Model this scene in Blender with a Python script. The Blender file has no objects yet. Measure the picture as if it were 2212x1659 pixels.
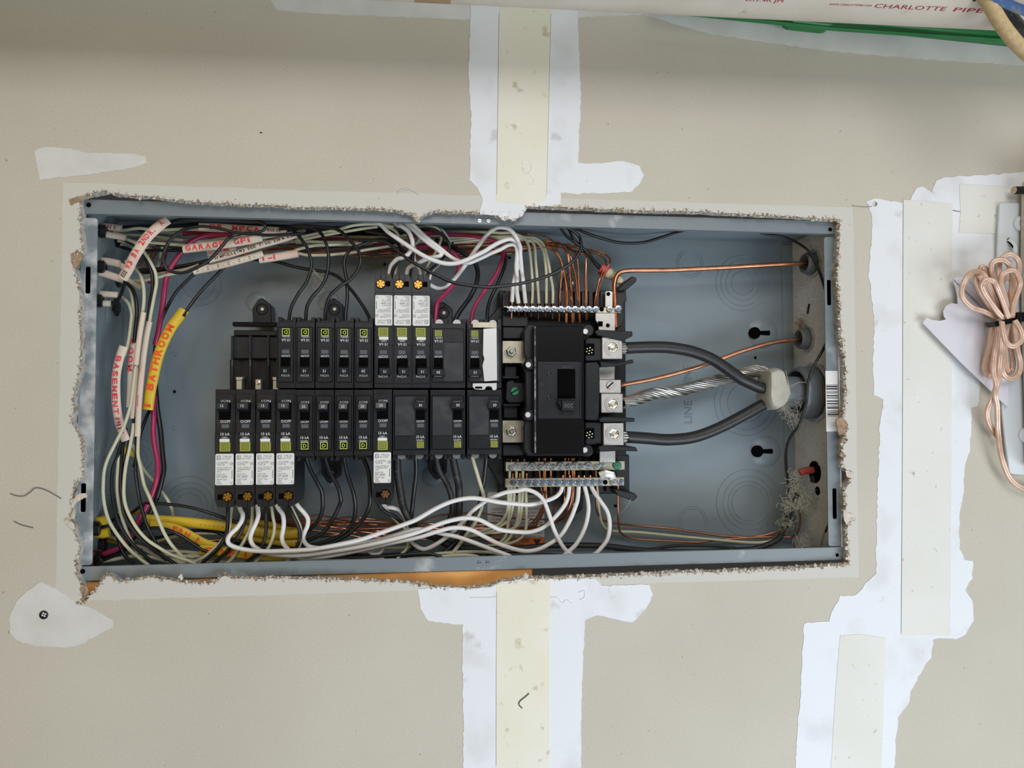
import bpy, bmesh, math, random
from mathutils import Vector, Matrix
from mathutils.geometry import tessellate_polygon
random.seed(7)
scn = bpy.context.scene
COL = scn.collection
PI = math.pi
# ------------------------------------------------------------------ camera
FPX, CX, CY = 1534.0, 1106.0, 829.5          # focal length and centre for the 2212 x 1659 frame
RX, RY, RZ = 0.02989423, -0.11349374, 0.00165843
EYE = Vector((-0.05146085, -0.7048889, -0.01632968))
def _rot(a, i):
    c, s = math.cos(a), math.sin(a)
    return Matrix({0: ((1,0,0),(0,c,-s),(0,s,c)), 1: ((c,0,s),(0,1,0),(-s,0,c)), 2: ((c,-s,0),(s,c,0),(0,0,1))}[i])
MV = _rot(RZ, 2) @ _rot(RX, 0) @ _rot(RY, 1)  # acts on (x, z, y)
right = Vector((MV[0][0], MV[0][2], MV[0][1])); up = Vector((MV[1][0], MV[1][2], MV[1][1])); fwd = Vector((MV[2][0], MV[2][2], MV[2][1]))
cam = bpy.data.objects.new('camera', bpy.data.cameras.new('camera')); COL.objects.link(cam)
cam.matrix_world = Matrix(((right.x, up.x, -fwd.x, EYE.x), (right.y, up.y, -fwd.y, EYE.y), (right.z, up.z, -fwd.z, EYE.z), (0, 0, 0, 1)))
cam.data.sensor_width = 36; cam.data.lens = 36*FPX/2212; cam.data.clip_start = .01
scn.camera = cam
# ------------------------------------------------------------------ light and exposure
w = bpy.data.worlds.new('world'); scn.world = w; w.use_nodes = True
w.node_tree.nodes['Background'].inputs[0].default_value = (1, .96, .90, 1)
w.node_tree.nodes['Background'].inputs[1].default_value = .035
def area(name, loc, target, size, power, col):
    l = bpy.data.lights.new(name, 'AREA'); l.shape = 'RECTANGLE'; l.size, l.size_y = size; l.energy = power; l.color = col
    o = bpy.data.objects.new(name, l); COL.objects.link(o); o.location = loc
    o.rotation_euler = (Vector(target) - Vector(loc)).to_track_quat('-Z', 'Y').to_euler(); return o
area('ceiling_lamp', (.15, -1.25, 1.25), (0, 0, -.05), (1.0, .6), 4.0, (.9, 1, .86))
area('open_door_daylight', (1.3, -1.4, -.9), (.2, 0, -.1), (1, 1), 18.4, (.88, .96, 1))
area('front_fill', (.2, -1.8, .86), (0, 0, 0), (1.5, .7), 15, (1, .965, 1))  # added fill from the front, strength fitted for overall brightness
area('low_fill', (.35, -.95, -.85), (.2, 0, -.2), (.7, .4), 6.2, (.69, .80, 1))  # added low fill that lifts the lower middle, no window there
area('warm_left_fill', (-1.3, -1.4, -.2), (-.2, 0, 0), (.8, .8), 4.6, (1, .76, .36))  # added warm fill to tint the left side, no real bulb
vs = scn.view_settings; vs.view_transform = 'Standard'; vs.look = 'None'; vs.gamma = 1; vs.use_curve_mapping = False; vs.exposure = 0.0
# ------------------------------------------------------------------ helpers
def P(px, py, d=0.0):
    """world point seen at photo pixel (px, py) at depth d millimetres behind the drywall face"""
    q = Vector(((px-CX)/FPX, (CY-py)/FPX, 1.0)); v = MV.transposed() @ q
    t = (d/1000 - EYE.y)/v[2]
    return Vector((EYE.x + v[0]*t, d/1000, EYE.z + v[1]*t))
def PS(px, py, d=0.0): return (P(px+1, py, d) - P(px, py, d)).length   # metres per pixel there
def lin(c):
    return tuple((v/255/12.92 if v/255 <= .04045 else ((v/255+.055)/1.055)**2.4) for v in c) + (1,)
def mat(name, rgb, rough=.5, metal=0, var=.0, vscale=60, bump=0, bscale=400, spec=.5, rgb2=None, thr=None, trans=0, coat=0, speck=None):
    m = bpy.data.materials.new(name); m.use_nodes = True; nt = m.node_tree; b = nt.nodes['Principled BSDF']
    b.inputs['Base Color'].default_value = lin(rgb); b.inputs['Roughness'].default_value = rough; b.inputs['Metallic'].default_value = metal
    b.inputs['Specular IOR Level'].default_value = spec; b.inputs['Transmission Weight'].default_value = trans; b.inputs['Coat Weight'].default_value = coat
    if var or rgb2 or bump:
        tc = nt.nodes.new('ShaderNodeNewGeometry')
    if var or rgb2:
        n = nt.nodes.new('ShaderNodeTexNoise'); n.inputs['Scale'].default_value = vscale; n.inputs['Detail'].default_value = 6
        nt.links.new(tc.outputs['Position'], n.inputs['Vector'])
        r = nt.nodes.new('ShaderNodeValToRGB'); nt.links.new(n.outputs['Fac'], r.inputs['Fac'])
        lo, hi = thr or (.3, .7)
        r.color_ramp.elements[0].position = lo; r.color_ramp.elements[1].position = hi
        c = lin(rgb)
        r.color_ramp.elements[0].color = tuple(min(1, v*(1-var)) for v in c[:3]) + (1,)
        r.color_ramp.elements[1].color = lin(rgb2) if rgb2 else tuple(min(1, v*(1+var)) for v in c[:3]) + (1,)
        nt.links.new(r.outputs['Color'], b.inputs['Base Color'])
    if speck:
        n3 = nt.nodes.new('ShaderNodeTexNoise'); n3.inputs['Scale'].default_value = speck[2]; n3.inputs['Detail'].default_value = 5; nt.links.new(tc.outputs['Position'], n3.inputs['Vector'])
        r3 = nt.nodes.new('ShaderNodeValToRGB'); r3.color_ramp.elements[0].position = speck[1]; r3.color_ramp.elements[1].position = speck[1]+.08; r3.color_ramp.elements[1].color = (speck[3],)*3+(1,); nt.links.new(n3.outputs['Fac'], r3.inputs['Fac'])
        mx = nt.nodes.new('ShaderNodeMixRGB'); nt.links.new(r3.outputs['Color'], mx.inputs[0]); nt.links.new(r.outputs['Color'], mx.inputs[1]); mx.inputs[2].default_value = lin(speck[0]); nt.links.new(mx.outputs[0], b.inputs['Base Color'])
    if bump:
        n2 = nt.nodes.new('ShaderNodeTexNoise'); n2.inputs['Scale'].default_value = bscale; n2.inputs['Detail'].default_value = 4
        nt.links.new(tc.outputs['Position'], n2.inputs['Vector'])
        bp = nt.nodes.new('ShaderNodeBump'); bp.inputs['Strength'].default_value = bump; bp.inputs['Distance'].default_value = .001
        nt.links.new(n2.outputs['Fac'], bp.inputs['Height']); nt.links.new(bp.outputs['Normal'], b.inputs['Normal'])
    return m
M = {}
M['black'] = mat('black_plastic', (31, 32, 34), .34, var=.25, vscale=90, bump=.06, bscale=900)
M['black_dull'] = mat('black_moulded_plastic', (20, 21, 22), .45, var=.2, vscale=70)
M['black_gloss'] = mat('black_glossy_plastic', (20, 19, 20), .2, rgb2=(30, 29, 29), vscale=500, thr=(.55, .8))
M['slot'] = mat('shade_black', (5, 5, 6), .9, spec=.08)  # near-black paints the shade in holes, slots and bores; also emblem black
M['print'] = mat('white_print', (225, 228, 230), .6)
M['grey_print'] = mat('grey_print', (98, 98, 100), .7)
M['dark_print'] = mat('dark_print', (40, 38, 40), .7)
M['red_print'] = mat('red_print', (165, 40, 62), .7)
M['marker'] = mat('red_marker', (222, 52, 68), .7, rgb2=(236, 110, 118), vscale=300, thr=(.4, .75))
M['marker_orange'] = mat('red_marker_on_yellow', (236, 84, 34), .7, var=.1, vscale=300)
M['sticker'] = mat('white_sticker', (226, 225, 220), .45)
M['button'] = mat('white_button', (232, 232, 228), .4)
M['olive'] = mat('olive_green_plastic', (146, 152, 58), .45)
M['olive_mark'] = mat('dark_olive_mark', (66, 68, 22), .5)
M['lime'] = mat('lime_print', (190, 208, 92), .5)
M['window'] = mat('smoky_window', (98, 102, 106), .15, spec=.6)
M['brass'] = mat('brass', (222, 172, 84), .28, 1, var=.2, vscale=300)
M['copperscrew'] = mat('copper_screw_metal', (222, 160, 120), .3, 1, var=.15, vscale=300)
M['zinc'] = mat('zinc_plate', (205, 208, 205), .3, 1, var=.12, vscale=150)
M['yzinc'] = mat('yellowish_zinc_plate', (212, 206, 180), .34, 1, var=.12, vscale=150)
M['alum'] = mat('aluminium', (208, 205, 198), .42, 1, var=.08, vscale=200)
M['alumw'] = mat('bare_aluminium_wire', (190, 187, 180), .35, 1, var=.1, vscale=200)
M['alum_bright'] = mat('bright_aluminium', (236, 236, 232), .3, .35)
M['screwblue'] = mat('bluish_zinc_screw', (198, 210, 226), .25, 1, var=.15, vscale=500)
M['greenscrew'] = mat('green_screw_metal', (84, 160, 122), .3, .7, var=.15, vscale=500)
M['tin'] = mat('tinned_bus_metal', (226, 224, 210), .35, .8)
def paint(name, rgb, dust, thr, sc):
    return mat(name, rgb, .36, rgb2=dust, vscale=sc, thr=thr, bump=.03, bscale=500)
M['paint'] = mat('grey_enamel', (131, 143, 148), .38, var=.04, vscale=25, bump=.02, bscale=700, spec=.5)
M['flange'] = paint('grey_enamel_plaster_smeared', (122, 131, 134), (206, 206, 204), (.62, .82), 30)
M['flange_left'] = paint('grey_enamel_heavily_smeared', (124, 132, 135), (210, 210, 208), (.44, .76), 55)
M['dusty'] = mat('dust_covered_metal', (212, 213, 214), .9, rgb2=(238, 237, 233), vscale=420, thr=(.35, .7), bump=.3, bscale=900)
M['pvc_grey'] = mat('grey_pvc', (112, 118, 122), .45, var=.1, vscale=80)
M['putty'] = mat('duct_putty', (184, 180, 166), .85, var=.08, vscale=120, bump=.8, bscale=700)
M['K'] = mat('black_insulation', (30, 31, 32), .33, var=.15, vscale=150)
M['Kd'] = mat('dusty_black_insulation', (36, 35, 34), .55, rgb2=(104, 98, 86), vscale=500, thr=(.56, .85))
M['C'] = mat('cream_insulation', (200, 197, 168), .38, var=.05, vscale=40)
M['W'] = mat('white_insulation', (231, 228, 224), .38)
M['R'] = mat('magenta_insulation', (165, 44, 84), .32, var=.08, vscale=60)
M['U'] = mat('bare_copper', (206, 142, 108), .34, 1, var=.2, vscale=120)
M['Ub'] = mat('dull_bare_copper', (198, 138, 106), .42, 1, var=.15, vscale=90)
M['jacket'] = mat('off_white_cable_jacket', (218, 203, 182), .5, rgb2=(226, 190, 176), vscale=45, thr=(.45, .75))
M['yellow'] = mat('yellow_cable_jacket', (216, 182, 44), .45, var=.08, vscale=60)
M['orange'] = mat('orange_label', (214, 112, 44), .6)
M['tan'] = mat('tan_plastic', (196, 180, 150), .5)
M['rednut'] = mat('red_plastic', (176, 66, 58), .4)
M['wood'] = mat('orange_pine', (236, 178, 104), .6, rgb2=(206, 140, 70), vscale=30, thr=(.3, .8))
M['kraft'] = mat('torn_kraft_paper', (156, 132, 106), .9, var=.3, vscale=200)
M['kraft2'] = mat('torn_pale_paper', (208, 198, 182), .9, var=.1, vscale=200)
M['gypsum'] = mat('gypsum_core', (206, 201, 191), .95, rgb2=(150, 128, 104), vscale=150, thr=(.5, .72), bump=1, bscale=500)
M['compound'] = mat('joint_compound', (228, 230, 232), .8, rgb2=(206, 205, 201), vscale=16, thr=(.52, .8), bump=.2, bscale=160, speck=((186, 184, 178), .64, 34, .6))
M['compound_thin'] = mat('thin_joint_compound', (205, 203, 195), .85, rgb2=(218, 217, 212), vscale=30, bump=.1, bscale=160)
M['tape'] = mat('paper_joint_tape', (221, 219, 208), .8, rgb2=(226, 225, 218), vscale=12, thr=(.35, .65), bump=.1, bscale=300, speck=((150, 138, 112), .66, 130, .7))
M['tape_aged'] = mat('yellowed_paper_joint_tape', (229, 224, 203), .8, rgb2=(232, 229, 216), vscale=12, thr=(.4, .7), bump=.1, bscale=300, speck=((176, 160, 118), .62, 70, .6))
M['card'] = mat('white_card', (216, 213, 219), .6)
M['bracket'] = mat('white_enamel_metal', (212, 217, 218), .4)
M['post'] = mat('weathered_grey_board', (214, 208, 194), .8, rgb2=(196, 186, 166), vscale=260)
M['pvc'] = mat('dirty_white_pvc', (214, 204, 188), .45, rgb2=(226, 218, 205), vscale=24, speck=((176, 152, 136), .64, 60, .5))
M['green'] = mat('green_plastic', (30, 116, 58), .4, var=.1, vscale=60)
M['sisal'] = mat('tan_worn_wood', (186, 160, 116), .8, rgb2=(206, 184, 140), vscale=260)
M['blue'] = mat('worn_blue_paint', (58, 92, 142), .7, rgb2=(128, 116, 88), vscale=160, thr=(.5, .75))
M['spk'] = mat('clear_coated_copper_wire', (198, 160, 136), .28, .15, rgb2=(226, 194, 172), vscale=70, coat=.3)
M['hair'] = mat('dark_strand', (78, 74, 66), .8)
M['web'] = mat('dusty_cobweb', (176, 170, 152), .9, var=.2, vscale=300)
M['label_brown'] = mat('tan_paper_label', (178, 150, 116), .7)

def wall_mat(name, x0, x1, z0, z1):
    m = bpy.data.materials.new(name); m.use_nodes = True; nt = m.node_tree; N = nt.nodes.new; L = nt.links.new
    b = nt.nodes['Principled BSDF']; b.inputs['Roughness'].default_value = .9; b.inputs['Specular IOR Level'].default_value = .2
    g = N('ShaderNodeNewGeometry'); s = N('ShaderNodeSeparateXYZ'); L(g.outputs['Position'], s.inputs[0])
    def mth(op, a, b_):
        n = N('ShaderNodeMath'); n.operation = op
        for i, v in enumerate((a, b_)):
            if isinstance(v, (int, float)): n.inputs[i].default_value = v
            else: L(v, n.inputs[i])
        return n.outputs[0]
    nz = N('ShaderNodeTexNoise'); nz.inputs['Scale'].default_value = 40; L(g.outputs['Position'], nz.inputs['Vector'])
    wob = mth('MULTIPLY', mth('SUBTRACT', nz.outputs['Fac'], .5), .003)
    inx = mth('MULTIPLY', mth('GREATER_THAN', mth('ADD', s.outputs[0], wob), x0), mth('LESS_THAN', mth('ADD', s.outputs[0], wob), x1))
    inz = mth('MULTIPLY', mth('GREATER_THAN', mth('ADD', s.outputs[2], wob), z0), mth('LESS_THAN', mth('ADD', s.outputs[2], wob), z1))
    mask = mth('MULTIPLY', inx, inz)
    n1 = N('ShaderNodeTexNoise'); n1.inputs['Scale'].default_value = 700; n1.inputs['Detail'].default_value = 3; L(g.outputs['Position'], n1.inputs['Vector'])
    n2 = N('ShaderNodeTexNoise'); n2.inputs['Scale'].default_value = 5; n2.inputs['Detail'].default_value = 5; L(g.outputs['Position'], n2.inputs['Vector'])
    r1 = N('ShaderNodeValToRGB'); r1.color_ramp.elements[0].color = lin((190, 183, 167)); r1.color_ramp.elements[1].color = lin((203, 197, 182)); r1.color_ramp.elements[0].position = .36; r1.color_ramp.elements[1].position = .64
    L(mth('ADD', mth('MULTIPLY', n1.outputs['Fac'], .55), mth('MULTIPLY', n2.outputs['Fac'], .45)), r1.inputs['Fac'])
    n3 = N('ShaderNodeTexNoise'); n3.inputs['Scale'].default_value = 190; n3.inputs['Detail'].default_value = 2; L(g.outputs['Position'], n3.inputs['Vector'])
    spk = mth('MULTIPLY', mth('GREATER_THAN', n3.outputs['Fac'], .745), .5)
    mx = N('ShaderNodeMixRGB'); L(mth('MULTIPLY', mask, .85), mx.inputs[0]); L(r1.outputs['Color'], mx.inputs[1]); mx.inputs[2].default_value = lin((206, 203, 194))
    mx2 = N('ShaderNodeMixRGB'); L(spk, mx2.inputs[0]); L(mx.outputs[0], mx2.inputs[1]); mx2.inputs[2].default_value = lin((120, 105, 84))
    L(mx2.outputs[0], b.inputs['Base Color'])
    bp = N('ShaderNodeBump'); bp.inputs['Strength'].default_value = .15; bp.inputs['Distance'].default_value = .001; L(n1.outputs['Fac'], bp.inputs['Height']); L(bp.outputs[0], b.inputs['Normal'])
    return m

class MB:
    def __init__(s): s.v = []; s.f = []; s.m = []; s.mi = 0
    def add(s, vs, fs):
        o = len(s.v); s.v += [Vector(v) for v in vs]; s.f += [tuple(i+o for i in f) for f in fs]; s.m += [s.mi]*len(fs); return s
    def box(s, a, b):
        (x0, y0, z0), (x1, y1, z1) = [tuple(min(p, q) for p, q in zip(a, b)), tuple(max(p, q) for p, q in zip(a, b))]
        return s.add([(x0,y0,z0),(x1,y0,z0),(x1,y1,z0),(x0,y1,z0),(x0,y0,z1),(x1,y0,z1),(x1,y1,z1),(x0,y1,z1)],
                     [(0,3,2,1),(4,5,6,7),(0,1,5,4),(1,2,6,5),(2,3,7,6),(3,0,4,7)])
    def prism(s, pts, y0, y1, rim=None):
        """outline in (x, z), front at y0, back at y1; rim insets the front edge for a chamfer"""
        n = len(pts); ar = sum(pts[i][0]*pts[(i+1)%n][1]-pts[(i+1)%n][0]*pts[i][1] for i in range(n))
        if ar < 0: pts = pts[::-1]
        f = [tuple(range(n)), tuple(range(2*n-1, n-1, -1))] + [(i, n+i, n+(i+1)%n, (i+1)%n) for i in range(n)]
        return s.add([(x, y0, z) for x, z in pts] + [(x, y1, z) for x, z in pts], f)
    def flat(s, pts, y): return s.add([(x, y, z) for x, z in pts], [tuple(range(len(pts)))])
    def tube(s, pts, r, n=8, cap=True, flatten=None, toward=None):
        """swept tube; r a number or list; flatten = half thickness for an oval, wide side facing 'toward'"""
        k = len(pts); rs = r if isinstance(r, (list, tuple)) else [r]*k
        o = len(s.v); tan = []
        for i in range(k):
            t = pts[min(i+1, k-1)] - pts[max(i-1, 0)]; tan.append(t.normalized() if t.length > 1e-9 else Vector((0, 0, 1)))
        ref = Vector((0, 1, 0)) if abs(tan[0].y) < .9 else Vector((1, 0, 0))
        nrm = (ref - tan[0]*ref.dot(tan[0])).normalized(); vs = []
        for i in range(k):
            if flatten is not None:
                tw = toward or Vector((0, -1, 0)); nrm = (tw - tan[i]*tw.dot(tan[i])).normalized()
            else: nrm = (nrm - tan[i]*nrm.dot(tan[i])).normalized()
            bi = tan[i].cross(nrm)
            for j in range(n):
                a = 2*PI*j/n; vs.append(pts[i] + bi*(math.cos(a)*rs[i]) + nrm*(math.sin(a)*(rs[i] if flatten is None else flatten)))
        fs = [(i*n+j, i*n+(j+1)%n, (i+1)*n+(j+1)%n, (i+1)*n+j) for i in range(k-1) for j in range(n)]
        if cap: fs += [tuple(range(n-1, -1, -1)), tuple(range((k-1)*n, k*n))]
        return s.add(vs, fs)
    def cyl(s, c, ax, r, l, n=16, r2=None):
        c = Vector(c); ax = Vector(ax).normalized(); return s.tube([c, c+ax*l], [r, r if r2 is None else r2], n)
    def ring(s, c, ax, r, t, n=24, m=6):
        c = Vector(c); ax = Vector(ax).normalized(); e = ax.orthogonal().normalized(); g = ax.cross(e); o = []
        for i in range(n):
            a = 2*PI*i/n; d = e*math.cos(a)+g*math.sin(a)
            for j in range(m):
                q = 2*PI*j/m; o.append(c + d*(r+t*math.cos(q)) + ax*(t*math.sin(q)))
        return s.add(o, [(i*m+j, ((i+1)%n)*m+j, ((i+1)%n)*m+(j+1)%m, i*m+(j+1)%m) for i in range(n) for j in range(m)])
    def lathe(s, c, ax, prof, n=20, cap=True):
        c = Vector(c); ax = Vector(ax).normalized(); e = ax.orthogonal().normalized(); g = ax.cross(e); o = []; k = len(prof)
        for r, h in prof:
            for i in range(n):
                a = 2*PI*i/n; o.append(c + ax*h + (e*math.cos(a)+g*math.sin(a))*r)
        fs = [(i*n+j, i*n+(j+1)%n, (i+1)*n+(j+1)%n, (i+1)*n+j) for i in range(k-1) for j in range(n)]
        if cap: fs += [tuple(range(n-1, -1, -1)), tuple(range((k-1)*n, k*n))]
        return s.add(o, fs)
    def ico(s, c, r, seed=0, jit=0, sc=(1, 1, 1), sub=1):
        bm = bmesh.new(); bmesh.ops.create_icosphere(bm, subdivisions=sub, radius=1); rnd = random.Random(seed); c = Vector(c)
        vs = [c + Vector((v.co.x*sc[0], v.co.y*sc[1], v.co.z*sc[2]))*(r*(1+jit*(rnd.random()-.5)*2)) for v in bm.verts]
        fs = [tuple(v.index for v in f.verts) for f in bm.faces]; bm.free(); return s.add(vs, fs)
    def text(s, txt, org, h, rt=(1, 0, 0), upv=(0, 0, 1), align='L', width=None, bold=0):
        vs, fs, w_, hh = glyphs(txt, bold); org = Vector(org); rt = Vector(rt).normalized(); upv = Vector(upv).normalized()
        k = h/hh; kx = k if width is None else width/max(w_, 1e-6)
        ox = {'L': 0, 'C': -w_/2, 'R': -w_}[align]
        return s.add([org + rt*((v[0]+ox)*kx) + upv*(v[1]*k) for v in vs], fs)
_gc = {}
def glyphs(t, bold=0):
    key = (t, bold)
    if key not in _gc:
        c = bpy.data.curves.new('t', 'FONT'); c.body = t; c.resolution_u = 2; c.size = 1; c.offset = bold; o = bpy.data.objects.new('t', c)
        me = bpy.data.meshes.new_from_object(o)
        vs = [tuple(v.co) for v in me.vertices]; fs = [tuple(p.vertices) for p in me.polygons]
        x0 = min((v[0] for v in vs), default=0); x1 = max((v[0] for v in vs), default=1)
        _gc[key] = ([(v[0]-x0, v[1]) for v in vs], fs, x1-x0, .70)
        bpy.data.objects.remove(o); bpy.data.curves.remove(c); bpy.data.meshes.remove(me)
    return _gc[key]
def mw(o):
    m_ = o.matrix_basis.copy()
    return mw(o.parent) @ m_ if o.parent else m_
def mesh(name, mb, mats, smooth=False, bevel=0, ang=35):
    me = bpy.data.meshes.new(name); me.from_pydata([tuple(v) for v in mb.v], [], mb.f)
    ms = mats if isinstance(mats, (list, tuple)) else [mats]
    for x in ms: me.materials.append(M[x] if isinstance(x, str) else x)
    if len(ms) > 1: me.polygons.foreach_set('material_index', mb.m)
    if bevel or not smooth:
        bm = bmesh.new(); bm.from_mesh(me)
        if bevel:
            bm.normal_update()
            es = [e for e in bm.edges if len(e.link_faces) == 2 and e.calc_face_angle(0) > math.radians(25)]
            bmesh.ops.bevel(bm, geom=es, offset=bevel, segments=1, affect='EDGES', clamp_overlap=True)
        bm.to_mesh(me); bm.free()
    if smooth:
        me.polygons.foreach_set('use_smooth', [True]*len(me.polygons)); me.set_sharp_from_angle(angle=math.radians(ang))
    me.update(); return me
def obj(name, mb, mats, parent=None, smooth=False, bevel=0, local=False, label=None, ang=35):
    """one mesh object; coordinates are world ones unless local"""
    if isinstance(mb, MB):
        if parent is not None and not local:
            inv = mw(parent).inverted(); mb.v = [inv @ v for v in mb.v]
        me = mesh(name, mb, mats, smooth, bevel, ang)
    else: me = mb
    o = bpy.data.objects.new(name, me); COL.objects.link(o)
    if parent is not None: o.parent = parent
    if label: o['label'] = label
    return o
def tag(o, label, cat, group=None, kind=None):
    o['label'] = label; o['category'] = cat
    if group: o['group'] = group
    if kind: o['kind'] = kind
    return o
def thing(name, label, cat, loc, group=None, rot=None):
    o = bpy.data.objects.new(name, None); COL.objects.link(o); o.location = loc; o.empty_display_size = .01
    if rot: o.rotation_euler = rot
    return tag(o, label, cat, group)
def single(name, mb, mats, label, cat, group=None, **kw):
    """a top-level thing that is one mesh, its origin moved to its own first point"""
    c = sum(mb.v, Vector())/len(mb.v); mb.v = [v-c for v in mb.v]
    o = obj(name, mb, mats, **kw); o.location = c; return tag(o, label, cat, group)
def pl(s): return [tuple(float(q) for q in t.split(',')) for t in s.split()]
def xz(pts, d=0): return [(lambda v: (v.x, v.z))(P(a, b, d)) for a, b in pts]
def smoothline(pts, sub=6):
    if len(pts) < 3: return [pts[0].lerp(pts[-1], i/sub) for i in range(sub+1)]
    q = [pts[0]*2-pts[1]] + pts + [pts[-1]*2-pts[-2]]; out = []
    for i in range(1, len(q)-2):
        p0, p1, p2, p3 = q[i-1:i+3]
        for j in range(sub):
            t = j/sub
            out.append(.5*((2*p1) + (p2-p0)*t + (2*p0-5*p1+4*p2-p3)*t*t + (3*p1-p0-3*p2+p3)*t**3))
    return out + [pts[-1]]
def depths(d, n):
    if isinstance(d, (int, float)): return [d]*n
    return [(lambda u: d[min(int(u), len(d)-2)] + (d[min(int(u)+1, len(d)-1)]-d[min(int(u), len(d)-2)])*(u-min(int(u), len(d)-2)))(i/(n-1)*(len(d)-1)) for i in range(n)]
def path(s, d):
    p = pl(s) if isinstance(s, str) else s; ds = depths(d, len(p))
    return smoothline([P(a, b, e) for (a, b), e in zip(p, ds)])
def along(pts, t):
    L = [0]
    for a, b in zip(pts, pts[1:]): L.append(L[-1]+(b-a).length)
    x = t*L[-1]
    for i in range(len(pts)-1):
        if L[i+1] >= x or i == len(pts)-2:
            u = (x-L[i])/max(1e-9, L[i+1]-L[i]); return pts[i].lerp(pts[i+1], u), (pts[i+1]-pts[i]).normalized()
def pathtext(mb, txt, pts, t0, t1, h, lift, jit=0, seed=1, wid=.8, bold=0):
    """letters one by one along a line, standing to its left as seen from the room"""
    rnd = random.Random(seed); n = len(txt)
    for i, ch in enumerate(txt):
        if ch == ' ': continue
        c, t = along(pts, t0+(t1-t0)*(i+.5)/n); tw = Vector((0, -1, 0)); nr = (tw-t*tw.dot(t)).normalized(); u = nr.cross(t)
        if jit: t = (t + u*jit*(rnd.random()-.5)).normalized(); u = nr.cross(t)
        step = (t1-t0)/n*sum((b-a).length for a, b in zip(pts, pts[1:]))
        mb.text(ch, c + nr*lift - u*h/2 - t*step*wid/2, h, t, u, width=step*wid*(.4 if ch in 'I1/.' else 1), bold=bold)
    return mb
# ------------------------------------------------------------------ wall
HOLE = pl("172,427 190,419 226,411 245,418 330,425 380,432 450,438 530,441 600,444 650,448 750,449 850,452 885,462 900,474 915,462 940,455 1000,457 1060,460 1078,468 1110,474 1128,463 1136,444 1200,446 1300,451 1400,455 1500,456 1600,461 1700,467 1790,473 1814,474 "
          "1814,520 1810,600 1814,640 1816,720 1826,780 1829,850 1822,900 1830,930 1822,960 1822,1010 1838,1022 1840,1034 1826,1060 1827,1110 1840,1122 1830,1140 1832,1165 1831,1200 1834,1220 "
          "1750,1227 1650,1231 1550,1236 1450,1238 1290,1246 1200,1250 1130,1250 1075,1258 1060,1266 1010,1272 950,1270 900,1262 860,1258 790,1255 700,1252 600,1250 500,1250 486,1242 470,1255 430,1262 400,1258 330,1248 260,1257 245,1250 232,1242 218,1260 200,1281 184,1300 166,1308 178,1290 172,1256 "
          "163,1240 166,1200 172,1180 160,1150 152,1120 156,1095 158,1060 160,1045 177,1030 177,1000 176,950 165,930 152,910 157,890 157,860 165,830 172,800 173,750 172,700 172,640 165,600 160,575 161,555 177,540 175,520 172,480")
def ragged(pts, step, jit, seed):
    rnd = random.Random(seed); out = []
    for i, (x, y) in enumerate(pts):
        x2, y2 = pts[(i+1) % len(pts)]; L = math.hypot(x2-x, y2-y); n = max(1, int(L/step))
        for k in range(n):
            j = jit if 1 else 0
            out.append((x+(x2-x)*k/n+rnd.uniform(-j, j), y+(y2-y)*k/n+rnd.uniform(-j, j)))
    return out
a_, b_ = P(135, 398), P(1858, 1252); c_, e_ = P(122, 1293), P(1840, 445)
DRY = wall_mat('drywall_paper', (a_.x+c_.x)/2, (b_.x+e_.x)/2, (b_.z+c_.z)/2, (a_.z+e_.z)/2)
hole = ragged(HOLE, 7, 1.3, 3)
hv = xz(hole)
outer = [(-1.3, -.85), (1.2, -.85), (1.2, .85), (-1.3, .85)]
v3 = [Vector((x, z, 0)) for x, z in outer] + [Vector((x, z, 0)) for x, z in hv]
tri = tessellate_polygon([[v for v in v3[:4]], [v for v in v3[4:]]])
mb = MB(); mb.add([(v.x, 0, v.y) for v in v3], [tuple(t) for t in tri])
mb.add([(v.x, .0127, v.y) for v in v3], [tuple(t[::-1]) for t in tri])
for (x0, z0), (x1, z1) in zip(outer, outer[1:]+outer[:1]): mb.add([(x0,0,z0),(x1,0,z1),(x1,.0127,z1),(x0,.0127,z0)], [(0,1,2,3)])
wall = obj('wall_back', mb, DRY); wall['kind'] = 'structure'; wall['label'] = 'beige drywall panel with ragged cut-out around the grey breaker box'
# cut faces of the board
n = len(hv); mb = MB()
cx_ = sum(p[0] for p in hv)/n; cz_ = sum(p[1] for p in hv)/n
rnd = random.Random(5)
mid = []
for x, z in hv:
    k = rnd.uniform(-.0012, .0012); l = math.hypot(x-cx_, z-cz_); mid.append((x+(x-cx_)/l*k, .0045+rnd.uniform(-.001, .001), z+(z-cz_)/l*k))
back = [(x, .0127, z) for x, z in hv]; front = [(x, 0, z) for x, z in hv]
mb.add(front+mid+back, [(i, (i+1) % n, n+(i+1) % n, n+i) for i in range(n)] + [(n+i, n+(i+1) % n, 2*n+(i+1) % n, 2*n+i) for i in range(n)])
o = obj('gypsum_edge', mb, 'gypsum', wall); o['label'] = 'chalky cut edge of the drywall around the hole'
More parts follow.
